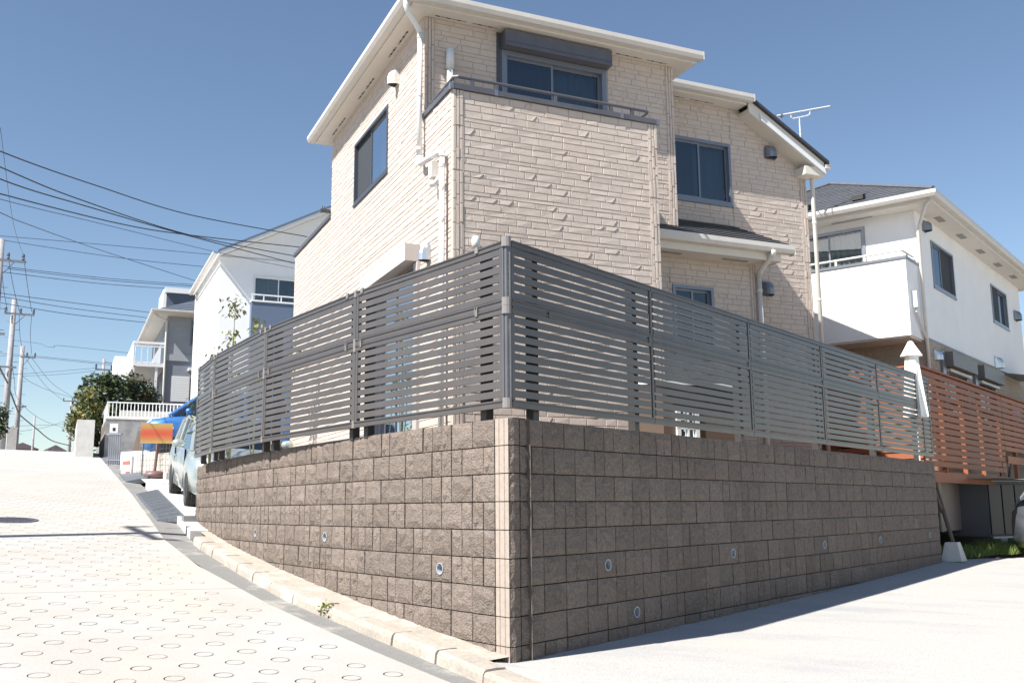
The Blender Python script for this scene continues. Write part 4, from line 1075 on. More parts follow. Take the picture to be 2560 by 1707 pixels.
# eaves, gutter, roof
o = .42
mb = MB()
for a, b, c, d in (((-o, -o), (NBL+o, -o), (NBL+o, 0), (-o, 0)), ((-o, .003), (0, .003), (0, NAL+o), (-o, NAL+o)), ((NBL+.003, .003), (NBL+o, .003), (NBL+o, NAL+o), (NBL+.003, NAL+o))):
    mb.box8([N(*p, NE) for p in (a, b, c, d)]+[N(*p, NE+.14) for p in (a, b, c, d)])
mb.build('soffit', 'trim_cream', nh)
for a in (.75, 2.35, 3.95, 5.55, 7.15):
    mb = MB(); mb.box(N, a, a+.42, -.27, -.14, NE-.006, NE-.002); mb.build('soffit_vent', 'slot_grey', nh)
for v in (.75, 2.7):
    mb = MB(); mb.box(N, -.14, -.08, v, v+.8, NE-.006, NE-.002); mb.build('soffit_vent', 'slot_grey', nh)
gutter_run(nh, [N(-o-.002, NAL+o, NE+.06), N(-o-.002, -o-.002, NE+.06), N(NBL+o, -o-.002, NE+.06)], [-N.U, (-N.U-N.V), -N.V], .13, .12)
ee = NE+.17; rz = 1.50; hw = (NAL+2*o)/2+.1
c1, c2, c3, c4 = N(-o-.08, -o-.08, ee), N(NBL+o+.08, -o-.08, ee), N(NBL+o+.08, NAL+o+.08, ee), N(-o-.08, NAL+o+.08, ee)
r1, r2 = N(-o-.08+hw, NAL/2, ee+rz), N(NBL+o+.08-hw, NAL/2, ee+rz)
mb = MB(); mb.face((c1, c2, r2, r1)); mb.face((c2, c3, r2)); mb.face((c3, c4, r1, r2)); mb.face((c4, c1, r1)); mb.face((c4, c3, c2, c1))
mb.build('roof_deck', 'slate_grey', nh)
mid = (c4+c1)/2
slate_rows(nh, (c4, c1, r1.lerp(c1, .004), r1.lerp(c4, .004)), 17, 'slate_grey', lift=.004, side=.9, th=.028)
mb = MB()
for a, b in ((c1, r1), (c4, r1), (r1, r2), (c2, r2)):
    up = Vector((0, 0, .035)); mb.tube([a+up, b+up], .045, 6)
mb.build('ridge_cap', 'slate_grey', nh)
for s in (.18, .40, .58, .80):
    p = c4.lerp(c1, s); q = p.lerp(r1.lerp(mid, .35), .16 + .0*s); d = (c1-c4).normalized()
    mb = MB(); up = Vector((0, 0, .075)); f = N.U*.08
    mb.box8([q-d*.11-f+up*.2, q+d*.11-f+up*.2, q+d*.11+f+up*.2, q-d*.11+f+up*.2, q-d*.11-f+up*1.5, q+d*.11-f+up*1.5, q+d*.11+f+up*2, q-d*.11+f+up*2]); mb.build('snow_guard', 'black', nh)
mb = MB(); mb.tube([N(-.06, -.06, NB0), N(-.06, -.06, 5.05), N(-.10, -.10, 5.15), N(-.36, -.30, 5.45), N(-.42, -.42, 5.52)], .033, 10); mb.build('downpipe', 'gutter', nh, smooth=True)
hood_vent(nh, nB(0), .55, 5.2, .2, .2, .14); hood_vent(nh, nB(0), .62, 2.68, .2, .2, .13, 'steel'); hood_vent(nh, nB(0), 5.6, 3.05, .24, .26, .16, 'steel')
hood_vent(nh, nB(0), 8.2, 4.55, .3, .24, .14); hood_vent(nh, nB(0), 6.6, 1.9, .3, .3, .2, 'steel')
mb = MB(); mb.face([N(-.5, -1.2, .42), N(12, -1.2, .42), N(12, 8, .42), N(-.5, 8, .42)]); mb.build('neighbour_ground', 'soil', kind='structure')

# ------------------------------------------------------------- brown slatted deck fence, on a raised deck
BF = Fr(WR(0, .15, 0).x, WR(0, .15, 0).y, A_AZ)
bf = thing('wooden_fence', 'red-brown horizontal slat fence round a raised deck, right of the grey-brown fence', 'fence', BF(10.6, 0, .34))
u0, um, u1 = 10.60, 16.1, 23.5
zt = 2.17
nsl = 16; pit = .1115
for side_, seg in ((0, (u0+.002, um-.01)), (1, (um+.01, u1))):
    k = 0; z = zt-.02
    while True:
        z1 = z-.024; z0 = z1-.085
        if z0 < (.50 if side_ == 0 else .93): break
        mb = MB(); mb.box(BF, seg[0], seg[1], -.02, .0, z0, z1); mb.build('slat', 'wood', bf); z -= pit
for a, b, z0, z1, d in ((u0-.03, u1, zt-.018, zt+.012, .10), ):
    mb = MB(); mb.box(BF, a, b, -.045, d, z0, z1); mb.build('top_rail', 'wood', bf)
mb = MB(); mb.box(BF, u0, um, -.055, -.021, .335, .50); mb.build('fascia_board', 'wood', bf)
mb = MB(); mb.box(BF, um+.005, u1, -.055, -.021, .78, .93); mb.build('fascia_board', 'wood', bf)
for i, u in enumerate([10.66, 11.9, 13.2, 14.5, 15.9, 17.2, 18.6, 20.0, 21.4]):
    mb = MB(); mb.box(BF, u-.035, u+.035, .002, .072, .5, zt-.02); mb.build('post', 'wood', bf)
# the lit return at the corner
mb = MB(); mb.box(BF, u0-.02, u0+.0, .11, 1.9, zt-.018, zt+.012); mb.build('top_rail', 'wood', bf)
for k in range(15):
    z1 = zt-.044-k*pit; mb = MB(); mb.box(BF, u0-.02, u0-.0, .0, 1.9, z1-.085, z1); mb.build('slat', 'wood', bf)
for v in (.9, 1.85):
    mb = MB(); mb.box(BF, u0+.002, u0+.07, v-.035, v+.035, .5, zt-.02); mb.build('post', 'wood', bf)
# far run of the deck fence, seen through the gaps
for k in range(15):
    z1 = zt-.2-k*pit; mb = MB(); mb.box(BF, 11.5, 22, 2.4, 2.42, z1-.085, z1); mb.build('slat', 'wood', bf)
deck = thing('wooden_deck', 'raised brown timber deck carried on posts, behind the red-brown slat fence', 'deck', BF(10.7, 1, .3))
for k in range(16):
    mb = MB(); mb.box(BF, 8.9, 16.0, .04+k*.145, .18+k*.145, .505, .53); mb.build('deck_board', 'wood', deck)
mb = MB(); mb.box(BF, 10.7, 16.0, .05, .11, .36, .503); mb.box(BF, 10.7, 16.0, 2.2, 2.26, .36, .503); mb.build('joist', 'wood_dark', deck)
mb = MB()
pz = G(6.85, 15.58)
f0 = Vector((6.86, 15.60, pz))
mb.tube([f0+Vector((.02, .02, .26)), BF(11.25, .05, .36)], .032, 6); mb.build('post', 'wood_dark', deck)
mb = MB(); mb.tube([f0.lerp(BF(11.25, .05, .36), .60), BF(10.95, .02, .36)], .028, 6); mb.build('brace', 'wood_dark', deck)
g0 = BF(16.05, .1, 0); g0.z = G(g0.x, g0.y)
mb = MB(); mb.tube([g0, BF(16.05, .05, .78)], .035, 6); mb.build('post', 'wood_dark', deck)
for du in (-.35, .45):
    mb = MB(); mb.tube([BF(16.05, .04, -.05), BF(16.05+du, -.01, .8)], .028, 6); mb.build('brace', 'wood_dark', deck)
ft = thing('footing_block', 'pale tapered concrete footing under the steel deck post at the end of the shaded wall', 'footing', f0)
mb = MB(); b = .155; t_ = .09
mb.box8([f0+BF.U*x+BF.V*y for x, y in ((-b, -b), (b, -b), (b, b), (-b, b))]+[f0+BF.U*x+BF.V*y+Vector((0, 0, .29)) for x, y in ((-t_, -t_), (t_, -t_), (t_, t_), (-t_, t_))]); mb.build('block', 'pale_concrete', ft)
# dark bank and back wall under the deck
mb = MB()
pts = [(10.62, .25), (12.5, 1.6), (15, 2.3), (19, 2.6), (24, 2.6)]
for (a, b), (c, d) in zip(pts, pts[1:]):
    p, q = BF(a, b, 0), BF(c, d, 0); mb.face([(p.x, p.y, G(p.x, p.y)-.1), (q.x, q.y, G(q.x, q.y)-.1), (q.x, q.y, .5), (p.x, p.y, .5)])
bank = mb.build('earth_bank', 'soil_dark' if 'soil_dark' in M else 'soil', kind='structure')
mb = MB(); p = BF(10.63, .20, 0)
mb.face([BF(10.625, .19, -1.2), BF(10.625, 2.5, -1.2), BF(10.625, 2.5, .45), BF(10.625, .19, .45)]); mb.build('bank_side', 'old_concrete', kind='structure')
# dark metal storage shed under the deck
sh = thing('storage_shed', 'dark metal storage shed with pale roof edge, under the deck beyond the shaded wall', 'shed', (9.9, 19.6, -.8))
SF = Fr(8.9, 18.6, R(62))
sz = -.84
mb = MB(); mb.box(SF, 0, 3.4, 0, 1.2, sz+.22, .40); mb.build('body', 'grey_render_dark', sh)
for k in range(9):
    mb = MB(); mb.box(SF, .02+k*.38, .36+k*.38, -.03, -.002, sz+.26, .34); mb.build('door_panel', 'post', sh)
mb = MB(); mb.box(SF, -.12, 3.5, -.12, 1.3, .402, .45); mb.build('roof', 'gutter', sh)
mb = MB(); mb.box(SF, .02, 3.4, -.05, -.031, sz+.19, sz+.225); mb.build('base_rail', 'gutter', sh)
for u in (.3, 1.9, 3.2):
    mb = MB(); mb.box(SF, u-.1, u+.1, -.06, .12, sz-.1, sz+.185); mb.build('base_block', 'tan_wall', sh)
# closed white parasol behind the fence corner
um_ = thing('parasol', 'closed white parasol with tiered canopy, above the corner of the red-brown fence', 'parasol', (6.12, 14.95, .53))
c = Vector((6.16, 14.92, 0))
mb = MB()
def cone(z0, z1, r0, r1, n=16, wob=.2, ph=0):
    rows = []
    for k in range(6):
        t = k/5; r = r0+(r1-r0)*t; rows.append([c+Vector((cos(2*pi*j/n)*r*(1+wob*cos(j*pi)*(1-t)), sin(2*pi*j/n)*r*(1+wob*cos(j*pi)*(1-t)), z0+(z1-z0)*t)) for j in range(n)])
    mb.sweep(lambda i, p: rows[i], list(range(6)), cap=True)
cone(2.24, 2.47, .165, .035, wob=.05); mb.build('top_canopy', 'umbrella', um_, smooth=False)
mb = MB(); cone(1.3, 2.27, .155, .10, wob=.28); mb.build('folded_canopy', 'umbrella', um_)
mb = MB(); mb.tube([c+Vector((0, 0, .53)), c+Vector((0, 0, 2.48))], .02, 8); mb.build('pole', 'white_metal', um_)

# ------------------------------------------------------------- cars
def make_car(name, label, paint, o, az, pitch, L_=3.9, Wd=1.64, Hh=1.5, hood=.98, nose=.72, belt=.98, kind='hatch', rear_lamps=True, mirror=True):
    "x forward along azimuth az; body by cross-sections; wheels, glass, lamps, mirrors, handles as parts"
    fw = Vector((sin(az)*cos(pitch), cos(az)*cos(pitch), sin(pitch))); lf_ = Vector((-cos(az), sin(az), 0)); up = fw.cross(lf_); up = up if up.z > 0 else -up
    o = Vector(o); Pc = lambda x, y, z: o+fw*x+lf_*y+up*z
    car = thing(name, label, 'car', o); h2 = Wd/2; hl = L_/2
    wb = L_*.64; xf, xr = wb/2+.02, -wb/2+.02; wr = .30
    # body shell: stations along x with (z sill, z belt, half width)
    st = [(-hl, .42, .80, .80), (-hl+.06, .30, .94, .93), (-hl+.25, .24, belt+.03, .99), (xr-.36, .22, belt+.03, 1), (xr-.30, .24, belt+.02, 1), (xr, .62, belt+.02, 1.01), (xr+.30, .24, belt+.01, 1), (xr+.36, .20, belt, 1), (0, .20, belt, 1), (xf-.36, .20, belt, 1), (xf-.30, .24, hood, 1), (xf, .62, hood-.02, 1.01), (xf+.30, .24, hood-.08, .99), (hl-.22, .22, nose+.12, .94), (hl-.07, .26, nose+.02, .86), (hl, .36, nose-.12, .74)]
    def sec(i, s):
        x, z0, z1, k = s; w = h2*k; zm = z0+(z1-z0)*.55
        half = [(0, z0), (w*.86, z0), (w*.965, z0+.05), (w, zm), (w*.985, z0+(z1-z0)*.75), (w*.93, z1-.01), (w*.72, z1+.035), (0, z1+.05)]
        return [Pc(x, y, z) for y, z in half]+[Pc(x, -y, z) for y, z in reversed(half[1:-1])]
    mb = MB(); mb.sweep(sec, st); mb.build('body', paint, car, smooth=True)
    # cabin
    xs = (-hl+.10, -hl+.45, .25, xf-.28) if kind == 'hatch' else (-hl+.15, -hl+.35, .55, xf+.05)
    zb = belt+.02; top = Hh
    A = [Pc(xs[0], s*h2*.86, zb) for s in (1, -1)]; B = [Pc(xs[1], s*h2*.70, top-.03) for s in (1, -1)]; C = [Pc(xs[2], s*h2*.70, top) for s in (1, -1)]; D = [Pc(xs[3], s*h2*.86, hood+.02) for s in (1, -1)]
    mb = MB()
    Cm = [Pc((xs[1]+xs[2])/2, s*h2*.72, top+.03) for s in (1, -1)]
    mb.face((B[0], Cm[0], Cm[1], B[1])); mb.face((Cm[0], C[0], C[1], Cm[1]))
    for p, q in ((A, B), (C, D), (B, Cm), (Cm, C)):
        for s in (0, 1): mb.tube([p[s], q[s]], .038, 6)
    for s, sg in ((0, 1), (1, -1)):
        xm = (xs[1]+xs[2])/2-.05; mb.tube([Pc(xm, sg*h2*.90, zb), Pc(xm, sg*h2*.73, top)], .035, 6)
    mb.build('roof', paint, car)
    mb = MB(); mb.face((D[0], C[0], C[1], D[1])); mb.build('windscreen', 'carglass', car)
    mb = MB(); mb.face((A[1], B[1], B[0], A[0])); mb.build('rear_window', 'carglass', car)
    for s in (0, 1):
        sg = 1 if s == 0 else -1; xm = (xs[1]+xs[2])/2-.05
        m1, m2 = Pc(xm, sg*h2*.885, zb), Pc(xm, sg*h2*.72, top-.01)
        mb = MB(); mb.face((A[s], m1, m2, B[s])); mb.build('side_window', 'carglass', car)
        mb = MB(); mb.face((m1, D[s], C[s], m2)); mb.build('side_window', 'carglass', car)
        for xw in (xf, xr):
            c = Pc(xw, sg*(h2-.10), wr); ax = lf_*sg
            mb = MB(); mb.lathe(c, [(wr-.09, -.09), (wr-.02, -.09), (wr, -.06), (wr, .06), (wr-.02, .09), (wr-.09, .085)], 20, axis=ax); wh = mb.build('wheel', 'tyre', car)
            mb = MB(); mb.lathe(c, [(0, .05), (.05, .06), (wr-.12, .045), (wr-.085, .088), (wr-.085, -.08)], 20, axis=ax); mb.build('rim', 'rim', wh)
            mb = MB(); mb.lathe(Pc(xw, sg*(h2-.20), wr+.02), [(0, .0), (wr+.05, .0), (wr+.05, .12)], 20, axis=ax); mb.build('wheel_arch', 'void', car)
        mb = MB(); y = sg*h2
        for x in (xf-.42, xm, ): mb.box8([Pc(x, y*.995, .3), Pc(x+.008, y*.995, .3), Pc(x+.008, y*1.004, .3), Pc(x, y*1.004, .3), Pc(x, y*.95, zb), Pc(x+.008, y*.95, zb), Pc(x+.008, y*.99, zb), Pc(x, y*.99, zb)])
        mb.build('door_seam', 'void', car)
        mb = MB(); q = Pc(xm+.12, y*1.0, belt-.14); mb.tube([q, Pc(xm+.30, y*1.0, belt-.14)], .018, 6); mb.build('door_handle', paint, car)
        mb = MB(); mb.lathe(Pc(hl-.20, sg*h2*.70, nose+.02), [(0, .09), (.08, .08), (.13, .02), (.13, -.05)], 12, axis=fw*.8+lf_*sg*.5); mb.build('headlight', 'lamp', car)
        mb = MB(); mb.lathe(Pc(-hl+.13, sg*h2*.80, .84), [(0, .10), (.08, .09), (.13, .02), (.14, -.06)], 12, axis=-fw*.85+lf_*sg*.4); mb.build('tail_light', 'redlamp', car)
        if mirror:
            mb = MB(); c = Pc(xf-.42, sg*(h2+.10), belt+.12); rows = []
            for k, (dx, r) in enumerate(((-.07, .02), (-.055, .085), (0, .10), (.05, .085), (.075, .03))): rows.append([c+fw*dx+lf_*(cos(2*pi*j/10)*r*1.15)+up*(sin(2*pi*j/10)*r*.8) for j in range(10)])
            mb.sweep(lambda i, p: rows[i], list(range(5))); mb.build('side_mirror', paint, car, smooth=True)
    mb = MB(); mb.lathe(Pc(xf-.05, h2*1.0, .78), [(0, .012), (.035, .006), (.04, -.01)], 8, axis=lf_); mb.build('side_indicator', 'lamp', car)
    mb = MB(); mb.box8([Pc(hl-.05, -h2*.45, .38), Pc(hl+.01, -h2*.45, .38), Pc(hl+.01, h2*.45, .38), Pc(hl-.05, h2*.45, .38), Pc(hl-.09, -h2*.5, .56), Pc(hl-.01, -h2*.5, .56), Pc(hl-.01, h2*.5, .56), Pc(hl-.09, h2*.5, .56)]); mb.build('grille', 'black', car)
    return car
make_car('parked_car', 'light blue compact car parked side-on behind the orange sign, nose to the left', 'blue_paint', (-7.55, 25.35, 1.22), R(252), 0, L_=3.8, Wd=1.62, Hh=1.66, hood=1.08, nose=.86, belt=1.08, kind='wagon')
sp = Vector((-5.38, 18.35, 0)); sp.z = G(sp.x, sp.y)+.045
make_car('parked_car', 'silver-green car parked on the white driveway, half hidden by the left end of the wall', 'silver_paint', sp, R(155.5), -math.atan(.0945), L_=4.2, Wd=1.68, Hh=1.48, hood=.92, nose=.70, belt=.94)
gc = Vector((10.45, 16.45, 0)); gc.z = G(gc.x, gc.y)
make_car('parked_car', 'grey car at the right edge of the forecourt with only its rear corner in view', 'grey_paint', gc, R(107), 0, L_=3.8, Wd=1.66, Hh=1.5)

# ------------------------------------------------------------- street furniture and small walls beside the driveway
sg = Vector((-8.41, 23.1, G(-8.41, 23.1)+.05))
sn = thing('sign_stand', 'orange and red sign board on a brown post with round base, beside the driveway', 'sign', sg)
M['sign_brown'] = mat('brown_plastic', (.17, .10, .095), .5)
mb = MB(); mb.lathe(sg, [(0.001, 0), (.20, 0), (.24, .04), (.24, .10), (.19, .155), (.05, .17), (.001, .17)], 20); mb.build('base', 'sign_brown', sn, smooth=True)

mb = MB(); mb.tube([sg+Vector((0, 0, .15)), sg+Vector((.05, .01, .92))], .036, 10); mb.build('post', 'sign_brown', sn)
sm = bpy.data.materials.new('blurred_orange_print'); sm.use_nodes = True; n = sm.node_tree.nodes; l = sm.node_tree.links
tc = n.new('ShaderNodeTexCoord'); sx = n.new('ShaderNodeSeparateXYZ'); l.new(tc.outputs['Generated'], sx.inputs[0])
cr = n.new('ShaderNodeValToRGB'); l.new(sx.outputs['Z'], cr.inputs[0]); e = cr.color_ramp.elements
e[0].position = 0; e[0].color = (.52, .36, .12, 1); e[1].position = 1; e[1].color = (.42, .34, .14, 1)
for p, c in ((.22, (.50, .20, .07, 1)), (.45, (.56, .09, .05, 1)), (.62, (.56, .12, .05, 1)), (.82, (.50, .27, .10, 1))):
    k = cr.color_ramp.elements.new(p); k.color = c
l.new(cr.outputs[0], n['Principled BSDF'].inputs['Base Color']); n['Principled BSDF'].inputs['Roughness'].default_value = .5; M['sign_print'] = sm
SB = Fr(-8.66, 22.78, R(72)); z0 = sg.z+.80; z1 = z0+.47
mb = MB(); mb.box(SB, 0, .70, 0, .03, z0, z1); mb.build('board', 'sign_print', sn)
gpz = lambda x, y, h=0: G(x, y)+h
# mesh fence on a low tan wall behind the sign
lwl = thing('low_wall', 'low tan rendered wall behind the sign, with brown brick patches at its left end', 'wall', (-9.1, 24.2, 0.8))
LWF = Fr(-9.55, 24.75, R(133)); base = .82
mb = MB(); mb.box(LWF, .0, 3.2, 0, .12, .5, 1.36); mb.build('wall', 'tan_wall', lwl)
mb = MB(); mb.box(LWF, -.55, -.02, -.05, .25, .6, 1.34); mb.build('pier', 'white', lwl)
for a, b, z0_, z1_ in ((-.48, -.06, 1.14, 1.24), (-.30, -.05, .86, .98)):
    mb = MB(); mb.box(LWF, a, b, -.06, -.051, z0_, z1_); mb.build('brick_band', 'red_brick', lwl)
mf = thing('mesh_fence', 'thin steel mesh fence standing in front of the low tan wall by the sign', 'fence', (-8.9, 23.9, .8))
MF = Fr(-9.0, 23.55, R(115))
for k in range(15):
    mb = MB(); mb.tube([MF(k*.1, 0, .88), MF(k*.1, 0, 1.98)], .0045, 4); mb.build('wire', 'steel_dark', mf)
for k in range(9):
    mb = MB(); mb.tube([MF(0, .006, .92+k*.13), MF(1.45, .006, .92+k*.13)], .0045, 4); mb.build('wire', 'steel_dark', mf)
for u in (.15, 1.3):
    mb = MB(); mb.tube([MF(u, .01, .7), MF(u, .01, 2.0)], .018, 6); mb.build('post', 'steel_dark', mf)
bk = thing('edging_blocks', 'row of grey concrete edging blocks at the foot of the mesh fence', 'kerb', (-8.1, 22.9, .7))
BKF = Fr(-8.15, 22.95, R(112))
for k in range(8):
    mb = MB(); mb.box(BKF, k*.12, k*.12+.095, 0, .12, .55, .86+.005*(k % 2)); mb.build('block', 'old_concrete' if k % 2 else 'pale_concrete', bk)
# folded grey lattice gate with a notice
gt = thing('folding_gate', 'folded grey lattice gate with a white notice on its post, left of the blue car', 'gate', (-11.3, 28.3, 1.25))
for k in range(6):
    x, y = -11.75+k*.11, 28.55-k*.12; mb = MB(); mb.tube([(x, y, 1.30), (x, y, 2.22-.02*k)], .022, 6); mb.build('bar', 'steelarm', gt)
mb = MB(); mb.tube([(-11.85, 28.6, 2.2), (-11.1, 27.8, 2.14)], .025, 6); mb.tube([(-11.80, 28.56, 1.45), (-11.1, 27.84, 1.40)], .018, 6); mb.build('rail', 'steelarm', gt)
GF = Fr(-11.62, 28.45, R(75)); mb = MB(); mb.box(GF, -.10, .12, 0, .02, 2.23, 2.50); mb.build('notice', 'white_metal', gt)
mb = MB(); mb.box(GF, -.02, .06, -.004, -.001, 2.28, 2.38); mb.build('notice_symbol', 'black', gt)
gw = thing('low_wall', 'low white rendered wall under the blue car, right of the folding gate', 'wall', (-10.4, 26.8, 1.2))
GW = Fr(-11.0, 27.55, R(118)); mb = MB(); mb.box(GW, 0, 3.0, 0, .15, .8, 1.62); mb.build('wall', 'white', gw)
mb = MB(); mb.box(Fr(-10.9, 27.6, R(118)), 0, 8, .2, 6, .9, 1.21); mb.build('parking_plot', 'drive', kind='structure')
bs = thing('board_stack', 'slanting brown boards leaning in the shade left of the blue car', 'boards', (-10.9, 28.1, 1.4))
for k in range(4):
    mb = MB(); q = Fr(-11.0+k*.17, 28.35-k*.03, R(75)); mb.box8([q(0, 0, 1.62), q(.14, 0, 1.62), q(.14, .04, 1.62), q(0, .04, 1.62), q(.12+.02*k, .05, 2.28), q(.26, .05, 2.28), q(.26, .09, 2.28), q(.12+.02*k, .09, 2.28)]); mb.build('board', 'brown_board', bs)
# kerb ramps
def ramp(label, pts, h, n=1, grate=False, rise=.10):
    a, b, c, d = [Vector((*p, 0)) for p in pts]       # road-left-far, far-right, near-right, near-left
    t = thing('kerb_ramp', label, 'ramp', ((a+c)/2).to_tuple()[:2]+(G(*((a+c)/2)[:2]),))
    for k in range(n):
        f0, f1 = k/n+.004, (k+1)/n-.004
        q = [a.lerp(d, f1), b.lerp(c, f1), b.lerp(c, f0), a.lerp(d, f0)]
        lo = [gp(p.x, p.y, -.05) for p in q]; up = [gp(q[0].x, q[0].y, -.025), gp(q[1].x, q[1].y, h), gp(q[2].x, q[2].y, h), gp(q[3].x, q[3].y, -.025)]
        mb = MB(); mb.box8(lo+up); o = mb.build('section', 'ramp', t)
        if grate:
            mb = MB()
            for j in range(1, 6):
                l0, r0 = up[0].lerp(up[3], j/6), up[1].lerp(up[2], j/6); z = Vector((0, 0, .004)); dl = (up[3]-up[0])*.03
                mb.face([l0.lerp(r0, .08)+z, l0.lerp(r0, .92)+z, l0.lerp(r0, .92)+z+dl, l0.lerp(r0, .08)+z+dl])
            mb.build('anti_slip_rib', 'black', o)
ramp('long grey slatted kerb ramp at the mouth of the white driveway', [(-7.42, 19.45), (-7.08, 19.68), (-4.98, 15.0), (-5.38, 15.0)], .07, 9, True)
ramp('short dark kerb ramp uphill of the driveway mouth, below the sign', [(-10.12, 25.3), (-9.75, 25.6), (-8.4, 22.7), (-8.85, 22.55)], .10, 4)
ramp('dark kerb ramp farthest uphill, near the crest of the road', [(-15.6, 37.0), (-14.9, 37.5), (-11.75, 30.1), (-12.4, 29.9)], .17, 5)
cb = thing('loose_block', 'loose grey concrete block lying at the end of the kerb, by the driveway', 'block', (-4.55, 14.35, -.2))
CBF = Fr(-4.75, 14.30, R(60)); zc_ = G(-4.7, 14.3)+.045; mb = MB(); mb.box(CBF, 0, .36, 0, .16, zc_, zc_+.085); mb.build('block', 'old_concrete', cb)

# ------------------------------------------------------------- white house on the left, beyond the terrace
LW_ = Fr(-9.367, 30.598, R(65.466)); lh = thing('house', 'white house with sloping dark roof edge, left of the beige house', 'house', LW_(0, 0, 1.2))
wl = (1.05, 2.72, 6.62, 7.52)
lr = lambda u: 8.12+.53*(u+.09)
mb = MB(); P3 = lambda a, z, h: LW_(a, -h, z)
wall_panel(mb, P3, 0, 5, 1, 8.1, [wl]); mb.face([LW_(0, 0, 8.1), LW_(5, 0, 8.1), LW_(5, 0, lr(5)-.12), LW_(0, 0, lr(0)-.12)])
wall_panel(mb, lambda a, z, h: LW_(-h, a, z), 0, 6, 1, 8.1); wall_panel(mb, lambda a, z, h: LW_(5+h, a, z), 0, 6, 1, 9.5)
mb.build('wall', 'white', lh)
window(lh, P3, *wl, frame='white_metal', fw=.05, mull=1.88, curt=('curtain_green', 'curtain_dark'), gl='glass_blue', sill=False)
mb = MB(); slab3(mb, P3, .98, 4.9, 3.0, 6.58, .002, .30); mb.build('balcony_panel', 'navy', lh)
mb = MB(); slab3(mb, P3, .96, 4.9, 6.585, 6.64, .002, .33); slab3(mb, P3, .96, 4.9, 6.80, 6.84, .28, .32)
for a in (.98, 1.34, 1.9, 3.0, 4.0): slab3(mb, P3, a, a+.035, 6.64, 6.80, .285, .315)
mb.build('balcony_rail', 'white_metal', lh)
mb = MB(); q = lambda u, v, d: LW_(u, v, lr(u)+d)
mb.box8([q(-.12, -.45, -.10), q(5.2, -.45, -.10), q(5.2, 6.2, -.10), q(-.12, 6.2, -.10), q(-.12, -.45, -.02), q(5.2, -.45, -.02), q(5.2, 6.2, -.02), q(-.12, 6.2, -.02)]); mb.build('eave_board', 'white_metal', lh)
mb = MB(); mb.box8([q(-.14, -.47, -.018), q(5.3, -.47, -.018), q(5.3, 6.3, -.018), q(-.14, 6.3, -.018), q(-.14, -.47, .05), q(5.3, -.47, .05), q(5.3, 6.3, .05), q(-.14, 6.3, .05)]); mb.build('roof', 'navy', lh)
gutter_run(lh, [LW_(-.145, -.4, 8.0), LW_(-.145, 6.2, 8.0)], -LW_.U, .14, .12)
mb = MB(); mb.tube([LW_(-.05, 5.9, 1), LW_(-.05, 5.9, 8.0)], .04, 8); mb.build('downpipe', 'gutter', lh)

# ------------------------------------------------------------- grey house farther up the street
GH = Fr(-14.838, 41.423, R(65.466)); gh = thing('house', 'blue-grey house with hipped slate roof and white balcony, farther up the street', 'house', GH(0, 0, 3))
gf = lambda a, z, h: GH(a, -h, z); gl_ = lambda a, z, h: GH(-h, a, z)
wu, ws = (.95, 2.2, 7.06, 8.15), (1.16, 2.4, 4.61, 5.63)
mb = MB(); wall_panel(mb, gf, 0, 6, 6.34, 8.27, [wu]); wall_panel(mb, gl_, 0, 8, 6.34, 8.27); mb.build('wall', 'grey_render', gh)
mb = MB(); wall_panel(mb, gf, 0, 6, 3, 6.33, [ws]); wall_panel(mb, gl_, 0, 8, 3, 6.33); mb.build('lower_wall', 'grey_render_dark', gh)
mb = MB(); slab3(mb, gf, -.03, 6, 6.32, 6.60, .001, .05); mb.build('floor_band', 'grey_render', gh)
window(gh, gf, *wu, frame='alu', curt=('curtain', 'curtain')); window(gh, gf, *ws, frame='alu', curt=(None, None))
for k in range(14):
    mb = MB(); slab3(mb, gf, .26, 1.0, 4.58+k*.078, 4.645+k*.078, .001, .03); mb.build('shutter_slat', 'white_metal', gh)
mb = MB(); slab3(mb, gf, .9, 2.5, 5.9, 6.0, .001, .45); mb.build('window_canopy', 'white_metal', gh)
e0 = 8.36; k1, k2, k3, k4 = GH(-.62, -.62, e0), GH(6.6, -.62, e0), GH(6.6, 8.6, e0), GH(-.62, 8.6, e0); ap = (GH(3, 3.6, e0+1.9), GH(3, 4.5, e0+1.9))
mb = MB(); mb.face((k1, k2, ap[0])); mb.face((k2, k3, ap[1], ap[0])); mb.face((k3, k4, ap[1])); mb.face((k4, k1, ap[0], ap[1])); mb.face((k4, k3, k2, k1)); mb.build('roof_deck', 'slate_blue', gh)
slate_rows(gh, (k1, k2, ap[0], ap[0]), 14, 'slate_blue', lift=.004, side=1.2, th=.03, cap=120)
mb = MB(); mb.box(GH, -.60, 6.5, -.60, -.002, 8.26, 8.345); mb.box(GH, -.60, -.002, .0, 8.5, 8.26, 8.345); mb.build('soffit', 'trim_cream', gh)
gutter_run(gh, [GH(-.60, 8.5, 8.3), GH(-.60, -.60, 8.3), GH(6.5, -.60, 8.3)], [-GH.U, -GH.U-GH.V, -GH.V], .13, .12)
mb = MB(); mb.tube([GH(-.62, -.4, 8.3), GH(-.5, -.3, 8.2), GH(-.05, -.06, 8.02), GH(-.05, -.06, 3)], .045, 8); mb.build('downpipe', 'gutter', gh)
mb = MB(); mb.box(GH, .1, 4.5, 2.4, 4.8, 8.9, 10.0); mb.build('roof_light_box', 'slate_blue', gh)
mb = MB(); mb.box(GH, .0, 4.6, 2.25, 2.39, 9.78, 10.02); mb.box(GH, -.05, .09, 2.4, 4.8, 8.9, 9.95); mb.build('roof_light_trim', 'white_metal', gh)
mb = MB(); mb.box(GH, -1.3, -.01, .2, 6.4, 6.05, 6.22); mb.build('balcony_floor', 'white_metal', gh)
